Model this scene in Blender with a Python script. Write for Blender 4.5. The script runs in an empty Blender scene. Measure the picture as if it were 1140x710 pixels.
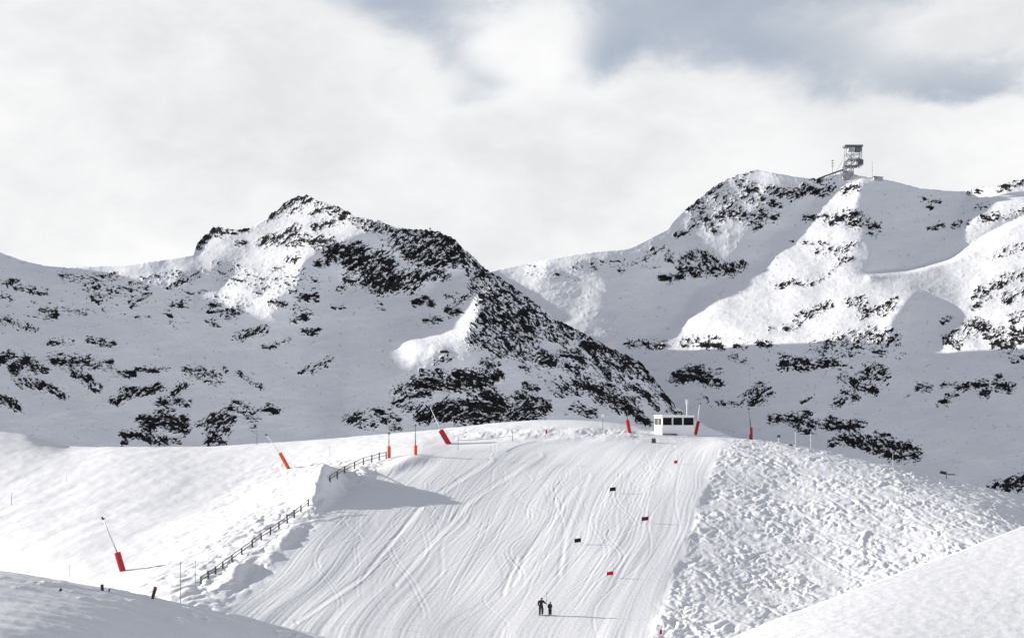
import bpy, bmesh, math, random
import numpy as np
from mathutils import Vector, Matrix

random.seed(7)
R = math.radians
C = bpy.context.scene.collection
SC = bpy.context.scene

# ------------------------------------------------------------------ camera
F = 1583.0            # focal length in photo pixels (photo 1140 wide)
CX, HY = 570.0, 440.0 # principal column, horizon row
cam_d = bpy.data.cameras.new('camera')
cam_d.sensor_width = 36.0
cam_d.sensor_fit = 'HORIZONTAL'
cam_d.lens = 36.0 * F / 1140.0
cam_d.shift_y = (HY - 355.0) / 1140.0
cam_d.clip_start = 0.5
cam_d.clip_end = 60000
cam = bpy.data.objects.new('camera', cam_d)
C.objects.link(cam)
cam.location = (0, 0, 0)
cam.rotation_euler = (R(90), 0, 0)
SC.camera = cam

# ------------------------------------------------------------------ light
SUN_EL = R(12.5)
SUN_H = Vector((-0.955, 0.297, 0)).normalized()
SUN = Vector((SUN_H.x * math.cos(SUN_EL), SUN_H.y * math.cos(SUN_EL), math.sin(SUN_EL)))
EXPO = 0.81
sl = bpy.data.lights.new('sun', 'SUN')
sl.energy = 4.4
sl.angle = R(0.5)
sl.color = (1.0, 0.955, 0.90)
so = bpy.data.objects.new('sun', sl)
C.objects.link(so)
so.rotation_euler = SUN.to_track_quat('Z', 'Y').to_euler()

vs = SC.view_settings
vs.view_transform = 'Standard'
vs.look = 'None'
vs.gamma = 1.0
vs.use_curve_mapping = False
vs.exposure = EXPO
SC.cycles.use_denoising = True
SC.cycles.max_bounces = 5
SC.cycles.diffuse_bounces = 3
SC.cycles.volume_bounces = 0

# ------------------------------------------------------------------ world
w = bpy.data.worlds.new('World')
SC.world = w
w.use_nodes = True
nt = w.node_tree
nt.nodes.clear()


def N(tree, typ, **kw):
    n = tree.nodes.new(typ)
    for k, v in kw.items():
        setattr(n, k, v)
    return n


def mth(tree, op, a, b=None, c=None, clamp=False):
    n = tree.nodes.new('ShaderNodeMath')
    n.operation = op
    n.use_clamp = clamp
    for i, v in enumerate((a, b, c)):
        if v is None:
            continue
        if isinstance(v, (int, float)):
            n.inputs[i].default_value = v
        else:
            tree.links.new(v, n.inputs[i])
    return n.outputs[0]


def build_world():
    L = nt.links
    out = N(nt, 'ShaderNodeOutputWorld')
    bg = N(nt, 'ShaderNodeBackground')
    L.new(bg.outputs[0], out.inputs['Surface'])
    bg.inputs['Strength'].default_value = 0.10
    sky = N(nt, 'ShaderNodeTexSky')
    sky.sky_type = 'NISHITA'
    sky.sun_disc = False
    sky.sun_elevation = SUN_EL
    sky.sun_rotation = math.atan2(SUN_H.x, SUN_H.y)
    sky.altitude = 2300
    sky.air_density = 1.0
    sky.dust_density = 0.6
    sky.ozone_density = 1.0
    tc = N(nt, 'ShaderNodeTexCoord')
    d = tc.outputs['Generated']
    # cloud noise, wispier along the horizontal
    mp = N(nt, 'ShaderNodeMapping')
    mp.inputs['Scale'].default_value = (1.0, 1.0, 1.7)
    L.new(d, mp.inputs['Vector'])
    big = N(nt, 'ShaderNodeTexNoise')
    big.inputs['Scale'].default_value = 7.0
    big.inputs['Detail'].default_value = 9.0
    big.inputs['Roughness'].default_value = 0.58
    big.inputs['Distortion'].default_value = 0.25
    L.new(mp.outputs[0], big.inputs['Vector'])
    wide = N(nt, 'ShaderNodeTexNoise')
    wide.inputs['Scale'].default_value = 3.1
    wide.inputs['Detail'].default_value = 4.0
    L.new(mp.outputs[0], wide.inputs['Vector'])
    sep = N(nt, 'ShaderNodeSeparateXYZ')
    L.new(d, sep.inputs[0])
    az = mth(nt, 'ARCTAN2', sep.outputs[0], sep.outputs[1])
    el = mth(nt, 'ARCSINE', sep.outputs[2])
    # a little domain warp so that the openings have ragged borders
    wob = mth(nt, 'MULTIPLY', mth(nt, 'SUBTRACT', big.outputs['Fac'], 0.5), 0.085)
    wob2 = mth(nt, 'MULTIPLY', mth(nt, 'SUBTRACT', wide.outputs['Fac'], 0.5), 0.10)
    azw = mth(nt, 'ADD', az, wob2)
    elw = mth(nt, 'ADD', el, wob)
    # openings in the cloud deck (azimuth, elevation, half widths in radians, depth)
    gaps = [(350, -18, 160, 38, .85), (465, 20, 85, 26, .85), (545, 84, 40, 20, .55), (510, 56, 40, 18, .4),
            (755, 18, 95, 55, .85), (880, 58, 120, 40, .85), (700, 62, 60, 30, .6), (1020, 86, 90, 20, .6),
            (1120, 86, 80, 16, .55), (560, -40, 120, 36, .9), (900, -30, 160, 40, .95), (1150, -40, 120, 30, .6),
            (525, 108, 30, 12, .4), (40, 62, 45, 18, .25), (1065, 34, 105, 24, -.55), (605, 34, 70, 26, -.38), (640, 60, 50, 18, -.2)]
    tot = None
    for (px, py, wx, wy, dep) in gaps:
        a0 = math.atan((px - CX) / F)
        e0 = math.atan((HY - py) / F * math.cos(a0))
        dx = mth(nt, 'DIVIDE', mth(nt, 'SUBTRACT', azw, a0), wx / F)
        dy = mth(nt, 'DIVIDE', mth(nt, 'SUBTRACT', elw, e0), wy / F)
        r2 = mth(nt, 'ADD', mth(nt, 'MULTIPLY', dx, dx), mth(nt, 'MULTIPLY', dy, dy))
        g = mth(nt, 'MULTIPLY', mth(nt, 'EXPONENT', mth(nt, 'MULTIPLY', r2, -1.0)), dep)
        tot = g if tot is None else mth(nt, 'ADD', tot, g)
    # higher up and behind the viewer the deck breaks up by itself
    high = mth(nt, 'MULTIPLY', mth(nt, 'SUBTRACT', el, 0.33), 3.0, clamp=True)
    back = mth(nt, 'MULTIPLY', mth(nt, 'SUBTRACT', mth(nt, 'ABSOLUTE', az), 0.9), 1.2, clamp=True)
    away = mth(nt, 'MAXIMUM', high, back)
    brk = mth(nt, 'MULTIPLY', away, mth(nt, 'MULTIPLY_ADD', wide.outputs['Fac'], -1.2, 1.45))
    openg = mth(nt, 'ADD', tot, brk)
    openn = mth(nt, 'ADD', openg, mth(nt, 'MULTIPLY', mth(nt, 'SUBTRACT', big.outputs['Fac'], 0.5), 1.7))
    mr = N(nt, 'ShaderNodeMapRange')
    mr.interpolation_type = 'SMOOTHSTEP'
    mr.inputs['From Min'].default_value = 0.06
    mr.inputs['From Max'].default_value = 1.25
    L.new(openn, mr.inputs['Value'])
    # cloud brightness: white with faint grey bellies
    cr = N(nt, 'ShaderNodeValToRGB')
    cr.color_ramp.elements[0].position = 0.40
    cr.color_ramp.elements[0].color = (4.5, 4.55, 4.66, 1)
    cr.color_ramp.elements[1].position = 0.60
    cr.color_ramp.elements[1].color = (5.65, 5.65, 5.65, 1)
    wisp = N(nt, 'ShaderNodeTexNoise')
    wisp.inputs['Scale'].default_value = 19.0
    wisp.inputs['Detail'].default_value = 8.0
    wisp.inputs['Roughness'].default_value = 0.62
    wisp.inputs['Distortion'].default_value = 0.4
    L.new(mp.outputs[0], wisp.inputs['Vector'])
    mixn = mth(nt, 'ADD', mth(nt, 'ADD', mth(nt, 'MULTIPLY', big.outputs['Fac'], 0.45), mth(nt, 'MULTIPLY', wide.outputs['Fac'], 0.35)), mth(nt, 'MULTIPLY', wisp.outputs['Fac'], 0.20))
    L.new(mixn, cr.inputs[0])
    # thin veil over the blue
    veil = N(nt, 'ShaderNodeMixRGB')
    veil.inputs[0].default_value = 0.72
    L.new(sky.outputs[0], veil.inputs[1])
    veil.inputs[2].default_value = (2.80, 2.95, 3.24, 1)
    fin = N(nt, 'ShaderNodeMixRGB')
    L.new(mr.outputs[0], fin.inputs[0])
    L.new(cr.outputs[0], fin.inputs[1])
    L.new(veil.outputs[0], fin.inputs[2])
    # sky out of view: dark overhead, added pale band behind viewer brightens shaded slopes
    zen = N(nt, 'ShaderNodeMapRange')
    zen.interpolation_type = 'SMOOTHSTEP'
    zen.inputs['From Min'].default_value = 0.25
    zen.inputs['From Max'].default_value = 0.75
    L.new(el, zen.inputs['Value'])
    far = N(nt, 'ShaderNodeMixRGB')
    L.new(zen.outputs[0], far.inputs[0])
    far.inputs[1].default_value = (6.2, 6.4, 6.95, 1)
    far.inputs[2].default_value = (0.62, 0.72, 1.05, 1)
    fin2 = N(nt, 'ShaderNodeMixRGB')
    L.new(mth(nt, 'MULTIPLY', away, 0.92), fin2.inputs[0])
    L.new(fin.outputs[0], fin2.inputs[1])
    L.new(far.outputs[0], fin2.inputs[2])
    L.new(fin2.outputs[0], bg.inputs['Color'])


build_world()

# ------------------------------------------------------------------ noise
def make_perm(seed):
    rng = np.random.RandomState(seed)
    p = rng.permutation(256)
    g = rng.uniform(0, 2 * np.pi, 256)
    return np.concatenate([p, p]).astype(np.int32), np.cos(g).astype(np.float32), np.sin(g).astype(np.float32)


_perm = {}


def perlin(x, y, seed=0):
    if seed not in _perm:
        _perm[seed] = make_perm(seed)
    p, gx, gy = _perm[seed]
    x = np.asarray(x, np.float32); y = np.asarray(y, np.float32)
    xi = np.floor(x).astype(np.int32); yi = np.floor(y).astype(np.int32)
    xf = x - xi; yf = y - yi
    u = xf * xf * xf * (xf * (xf * 6 - 15) + 10)
    v = yf * yf * yf * (yf * (yf * 6 - 15) + 10)
    x0 = xi & 255; x1 = (xi + 1) & 255; y0 = yi & 255; y1 = (yi + 1) & 255

    def gr(a, b, fx, fy):
        h = p[p[a] + b]
        return gx[h] * fx + gy[h] * fy
    n00 = gr(x0, y0, xf, yf); n10 = gr(x1, y0, xf - 1, yf)
    n01 = gr(x0, y1, xf, yf - 1); n11 = gr(x1, y1, xf - 1, yf - 1)
    a = n00 + u * (n10 - n00); b = n01 + u * (n11 - n01)
    return (a + v * (b - a)) * 1.5


def fbm(x, y, oct=4, seed=0, gain=0.5, lac=2.03):
    s = 0; a = 1.0; f = 1.0
    for k in range(oct):
        s = s + a * perlin(x * f + 17.3 * k, y * f - 9.1 * k, seed + k)
        a *= gain; f *= lac
    return s


def sstep(a, b, x):
    t = np.clip((x - a) / (b - a), 0, 1)
    return t * t * (3 - 2 * t)


def uniformise(n):
    s = np.sort(n.ravel()[::max(1, n.size // 20000)])
    return np.interp(n, s, np.linspace(0, 1, len(s))).astype(np.float32)


def blur(a, s):
    r = int(math.ceil(s * 2.5))
    k = np.exp(-0.5 * (np.arange(-r, r + 1) / s) ** 2); k /= k.sum()
    for ax in (0, 1):
        pad = [(0, 0), (0, 0)]; pad[ax] = (r, r)
        b = np.pad(a, pad, mode='edge'); o = np.zeros_like(a)
        for i, kk in enumerate(k):
            o += kk * (b[i:i + a.shape[0]] if ax == 0 else b[:, i:i + a.shape[1]])
        a = o
    return a


def poly_mask(X, Y, poly):
    ins = np.zeros(X.shape, bool)
    n = len(poly); j = n - 1
    for i in range(n):
        xi, yi = poly[i]; xj, yj = poly[j]
        if yi != yj:
            c = ((yi > Y) != (yj > Y)) & (X < (xj - xi) * (Y - yi) / (yj - yi) + xi)
            ins ^= c
        j = i
    return ins


def stroke_field(X, Y, strokes, idx=3):
    D = np.zeros(X.shape, np.float32)
    for s in strokes:
        pts, wd, den = s[0], s[1], s[2]
        xs = [p[0] for p in pts]; ys = [p[1] for p in pts]
        bb = (X > min(xs) - wd * 2.2) & (X < max(xs) + wd * 2.2) & (Y > min(ys) - wd * 2.2) & (Y < max(ys) + wd * 2.2)
        if not bb.any():
            continue
        x = X[bb]; y = Y[bb]
        d = np.full(x.shape, 1e9, np.float32)
        if len(pts) == 1:
            d = np.hypot((x - xs[0]) * 0.8, y - ys[0])
        for (ax, ay), (bx, by) in zip(pts[:-1], pts[1:]):
            l2 = (bx - ax) ** 2 + (by - ay) ** 2 + 1e-6
            t = np.clip(((x - ax) * (bx - ax) + (y - ay) * (by - ay)) / l2, 0, 1)
            d = np.minimum(d, np.hypot(x - ax - t * (bx - ax), y - ay - t * (by - ay)))
        v = den * (1 - sstep(0.35 * wd, 1.9 * wd, d))
        D[bb] = np.maximum(D[bb], v)
    return D


# ------------------------------------------------------------------ mesh helpers
def grid_mesh(name, co, attrs=None, mat=None, kind='structure', flip=False):
    """co: (rows, cols, 3)"""
    r, c = co.shape[:2]
    me = bpy.data.meshes.new(name)
    me.vertices.add(r * c)
    me.vertices.foreach_set('co', co.astype(np.float32).reshape(-1))
    i = (np.arange(r - 1)[:, None] * c + np.arange(c - 1)[None, :])
    q = np.stack([i, i + 1, i + c + 1, i + c], -1).reshape(-1, 4)
    if flip:
        q = q[:, ::-1]
    nf = len(q)
    me.loops.add(nf * 4)
    me.loops.foreach_set('vertex_index', q.astype(np.int32).reshape(-1))
    me.polygons.add(nf)
    me.polygons.foreach_set('loop_start', np.arange(0, nf * 4, 4, dtype=np.int32))
    me.polygons.foreach_set('loop_total', np.full(nf, 4, np.int32))
    me.polygons.foreach_set('use_smooth', np.ones(nf, bool))
    me.update(calc_edges=True)
    for k, v in (attrs or {}).items():
        a = me.attributes.new(k, 'FLOAT', 'POINT')
        a.data.foreach_set('value', v.astype(np.float32).reshape(-1))
    o = bpy.data.objects.new(name, me)
    C.objects.link(o)
    if mat:
        me.materials.append(mat)
    if kind:
        o['kind'] = kind
    return o


def principled(name, col, rough=0.6, metal=0.0):
    m = bpy.data.materials.new(name)
    m.use_nodes = True
    b = m.node_tree.nodes['Principled BSDF']
    b.inputs['Base Color'].default_value = (*col, 1)
    b.inputs['Roughness'].default_value = rough
    b.inputs['Metallic'].default_value = metal
    return m


def worn(name, col, rough=0.55, metal=0.0, var=0.25, scale=3.0):
    """painted or fabric surface with a slow variation in tone"""
    m = principled(name, col, rough, metal)
    t = m.node_tree
    b = t.nodes['Principled BSDF']
    tc = N(t, 'ShaderNodeTexCoord')
    no = N(t, 'ShaderNodeTexNoise')
    no.inputs['Scale'].default_value = scale
    no.inputs['Detail'].default_value = 5
    t.links.new(tc.outputs['Object'], no.inputs['Vector'])
    cr = N(t, 'ShaderNodeValToRGB')
    cr.color_ramp.elements[0].position = 0.3
    cr.color_ramp.elements[1].position = 0.7
    cr.color_ramp.elements[0].color = (*[c * (1 - var) for c in col], 1)
    cr.color_ramp.elements[1].color = (*[min(1, c * (1 + var)) for c in col], 1)
    t.links.new(no.outputs['Fac'], cr.inputs[0])
    t.links.new(cr.outputs[0], b.inputs['Base Color'])
    return m


def snow_mat(name, bump_scale, bump_dist, rock=False, bump_stretch=(1, 1, 1)):
    m = bpy.data.materials.new(name)
    m.use_nodes = True
    t = m.node_tree
    L = t.links
    b = t.nodes['Principled BSDF']
    b.inputs['Roughness'].default_value = 0.75
    b.inputs['Specular IOR Level'].default_value = 0.08 if rock else 0.25
    geo = N(t, 'ShaderNodeNewGeometry')
    mp = N(t, 'ShaderNodeMapping')
    mp.inputs['Scale'].default_value = bump_stretch
    L.new(geo.outputs['Position'], mp.inputs['Vector'])
    n1 = N(t, 'ShaderNodeTexNoise')
    n1.inputs['Scale'].default_value = bump_scale
    n1.inputs['Detail'].default_value = 6
    n1.inputs['Roughness'].default_value = 0.6
    L.new(mp.outputs[0], n1.inputs['Vector'])
    snow = N(t, 'ShaderNodeValToRGB')
    snow.color_ramp.elements[0].position = 0.3
    snow.color_ramp.elements[1].position = 0.7
    snow.color_ramp.elements[0].color = (0.83, 0.84, 0.86, 1)
    snow.color_ramp.elements[1].color = (0.88, 0.885, 0.89, 1)
    L.new(n1.outputs['Fac'], snow.inputs[0])
    col = snow.outputs[0]
    if rock:
        at = N(t, 'ShaderNodeAttribute')
        at.attribute_name = 'rock'
        n2 = N(t, 'ShaderNodeTexNoise')
        n2.inputs['Scale'].default_value = 0.45
        n2.inputs['Detail'].default_value = 5
        L.new(geo.outputs['Position'], n2.inputs['Vector'])
        v = mth(t, 'ADD', at.outputs['Fac'], mth(t, 'MULTIPLY', mth(t, 'SUBTRACT', n2.outputs['Fac'], 0.5), 0.8))
        mr = N(t, 'ShaderNodeMapRange')
        mr.interpolation_type = 'SMOOTHSTEP'
        mr.inputs['From Min'].default_value = 0.22
        mr.inputs['From Max'].default_value = 0.85
        L.new(v, mr.inputs['Value'])
        rc = N(t, 'ShaderNodeValToRGB')
        rc.color_ramp.elements[0].position = 0.3
        rc.color_ramp.elements[1].position = 0.75
        rc.color_ramp.elements[0].color = (0.004, 0.004, 0.005, 1)
        rc.color_ramp.elements[1].color = (0.032, 0.030, 0.029, 1)
        n3 = N(t, 'ShaderNodeTexNoise')
        n3.inputs['Scale'].default_value = 0.12
        n3.inputs['Detail'].default_value = 7
        L.new(geo.outputs['Position'], n3.inputs['Vector'])
        L.new(n3.outputs['Fac'], rc.inputs[0])
        mx = N(t, 'ShaderNodeMixRGB')
        L.new(mr.outputs[0], mx.inputs[0])
        L.new(col, mx.inputs[1])
        L.new(rc.outputs[0], mx.inputs[2])
        col = mx.outputs[0]
    L.new(col, b.inputs['Base Color'])
    bp = N(t, 'ShaderNodeBump')
    bp.inputs['Strength'].default_value = 1.0
    bp.inputs['Distance'].default_value = bump_dist
    L.new(n1.outputs['Fac'], bp.inputs['Height'])
    L.new(bp.outputs[0], b.inputs['Normal'])
    return m


def tps(pts, vals, smooth=0.0):
    """thin-plate spline through scattered points"""
    P = np.asarray(pts, float); V = np.asarray(vals, float)
    sc = P.std(0) + 1e-9; mu = P.mean(0)
    Q = (P - mu) / sc
    d2 = ((Q[:, None] - Q[None]) ** 2).sum(-1)
    K = np.where(d2 > 0, 0.5 * d2 * np.log(d2 + 1e-20), 0) + smooth * np.eye(len(P))
    A = np.hstack([np.ones((len(P), 1)), Q])
    M = np.block([[K, A], [A.T, np.zeros((3, 3))]])
    sol = np.linalg.solve(M, np.concatenate([V, np.zeros(3)]))
    wv, av = sol[:-3], sol[-3:]

    def f(x, y):
        x = (np.asarray(x, float) - mu[0]) / sc[0]; y = (np.asarray(y, float) - mu[1]) / sc[1]
        o = av[0] + av[1] * x + av[2] * y
        for (a, b), ww in zip(Q, wv):
            r = (x - a) ** 2 + (y - b) ** 2
            o = o + ww * 0.5 * r * np.log(r + 1e-20)
        return o
    return f


def V3(px, py, Y):
    return ((px - CX) / F * Y, Y, (HY - py) / F * Y)


# ------------------------------------------------------------------ mountains
LEFT_SKY = [(-420, 225), (-250, 240), (-120, 252), (-60, 262), (0, 281), (25, 290), (50, 296), (75, 298), (100, 297), (140, 296), (170, 291),
            (200, 287), (215, 284), (219, 273), (224, 266), (232, 260), (238, 252), (250, 254), (262, 256), (275, 254),
            (284, 251), (296, 244), (302, 238), (312, 231), (322, 222), (332, 218), (342, 217), (352, 222), (362, 226),
            (378, 231), (390, 236), (393, 241), (405, 243), (425, 247), (440, 254), (455, 255), (470, 256), (485, 258),
            (500, 262), (508, 267), (515, 276), (525, 284), (535, 295), (545, 302), (560, 311), (580, 325), (600, 340),
            (625, 358), (650, 371), (680, 388), (700, 396), (715, 405), (728, 420), (740, 437), (752, 452), (765, 462),
            (790, 476), (850, 500), (930, 530)]
RIGHT_SKY = [(400, 360), (480, 330), (545, 303), (560, 299), (590, 293), (620, 287), (650, 282), (680, 279), (700, 277), (715, 270),
             (730, 262), (744, 255), (750, 246), (760, 236), (775, 224), (790, 211), (800, 204), (815, 197), (830, 192),
             (843, 189), (855, 192), (870, 194), (885, 197), (900, 199), (915, 198), (925, 195), (945, 192), (957, 196),
             (980, 199), (1000, 203), (1025, 210), (1060, 213), (1075, 213), (1085, 209), (1100, 208), (1115, 206),
             (1128, 201), (1140, 199), (1200, 185), (1300, 180), (1480, 210)]

LIT_LEFT = [
    ([(213, 288), (216, 284), (238, 250), (262, 254), (285, 250), (302, 236), (322, 221), (345, 215), (392, 235), (440, 252),
      (455, 256), (430, 262), (400, 258), (380, 268), (355, 275), (348, 290), (352, 300), (350, 322), (340, 318), (325, 325),
      (302, 334), (290, 322), (268, 322), (247, 322), (252, 304), (246, 296), (225, 299)], 1.0),
    ([(518, 299), (530, 303), (538, 318), (535, 332), (528, 352), (523, 372), (525, 402), (510, 398), (497, 390), (480, 392),
      (470, 383), (450, 381), (430, 378), (422, 366), (440, 356), (462, 338), (478, 322), (498, 307)], 1.0),
    ([(40, 299), (75, 298), (140, 295), (170, 290), (200, 286), (217, 284), (226, 298), (205, 302), (190, 312), (165, 303), (130, 304), (90, 302)], 0.9),
    ([(440, 255), (470, 256), (500, 262), (520, 282), (505, 282), (480, 272), (455, 266)], 0.45),
    ([(338, 290), (370, 276), (378, 330), (386, 420), (365, 480), (320, 480), (315, 400), (330, 330)], -1.3),
    ([(380, 318), (462, 318), (470, 330), (432, 360), (424, 376), (440, 384), (470, 392), (440, 420), (420, 470), (376, 470), (388, 400)], .6),
    ([(-420, 290), (0, 288), (60, 302), (190, 316), (245, 326), (290, 328), (302, 338), (345, 325), (335, 400), (336, 560), (-420, 560)], -.45),
    ([(543, 300), (600, 335), (760, 455), (800, 520), (560, 520), (540, 440), (530, 400)], -.35),
    ([(440, 415), (525, 405), (560, 430), (560, 500), (400, 500)], -.2),
]
LIT_RIGHT = [
    ([(565, 299), (600, 291), (650, 282), (690, 279), (705, 283), (660, 290), (620, 293), (600, 300)], .8),
    ([(700, 278), (730, 262), (748, 249), (760, 236), (790, 211), (830, 192), (857, 193), (868, 205), (862, 228), (840, 232),
      (836, 250), (828, 262), (800, 258), (772, 262), (765, 278), (742, 272), (722, 280)], .55),
    ([(762, 262), (786, 256), (806, 262), (815, 285), (800, 292), (775, 288), (760, 284)], .5),
    ([(765, 328), (800, 312), (838, 292), (856, 268), (874, 257), (893, 250), (896, 232), (908, 222), (930, 212), (948, 199), (958, 200),
      (955, 222), (952, 250), (965, 258), (972, 268), (970, 303), (1010, 301), (1060, 288), (1100, 262), (1140, 243), (1300, 200), (1480, 190),
      (1480, 400), (1300, 400), (1140, 425), (1128, 405), (1104, 397), (1085, 383), (1055, 382), (1048, 362), (1042, 348), (1020, 326), (1002, 340), (990, 352),
      (984, 380), (970, 378), (945, 376), (905, 379), (860, 370), (820, 363), (790, 360), (765, 356), (760, 345)], 1.0),
    ([(1062, 252), (1066, 236), (1075, 214), (1140, 200), (1300, 180), (1300, 220), (1140, 238), (1100, 246)], 1.5),
    ([(958, 190), (1000, 190), (1072, 200), (1072, 216), (1062, 248), (1000, 297), (972, 301), (952, 250), (956, 215)], -.4),
    ([(1018, 328), (995, 352), (987, 390), (1050, 394), (1044, 355)], -1.0),
    ([(826, 262), (850, 262), (858, 280), (845, 290), (826, 294)], -.8),
    ([(558, 303), (640, 291), (700, 285), (740, 276), (757, 300), (768, 326), (762, 352), (700, 384), (600, 345), (480, 345), (500, 310)], -1.25),
]

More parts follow.
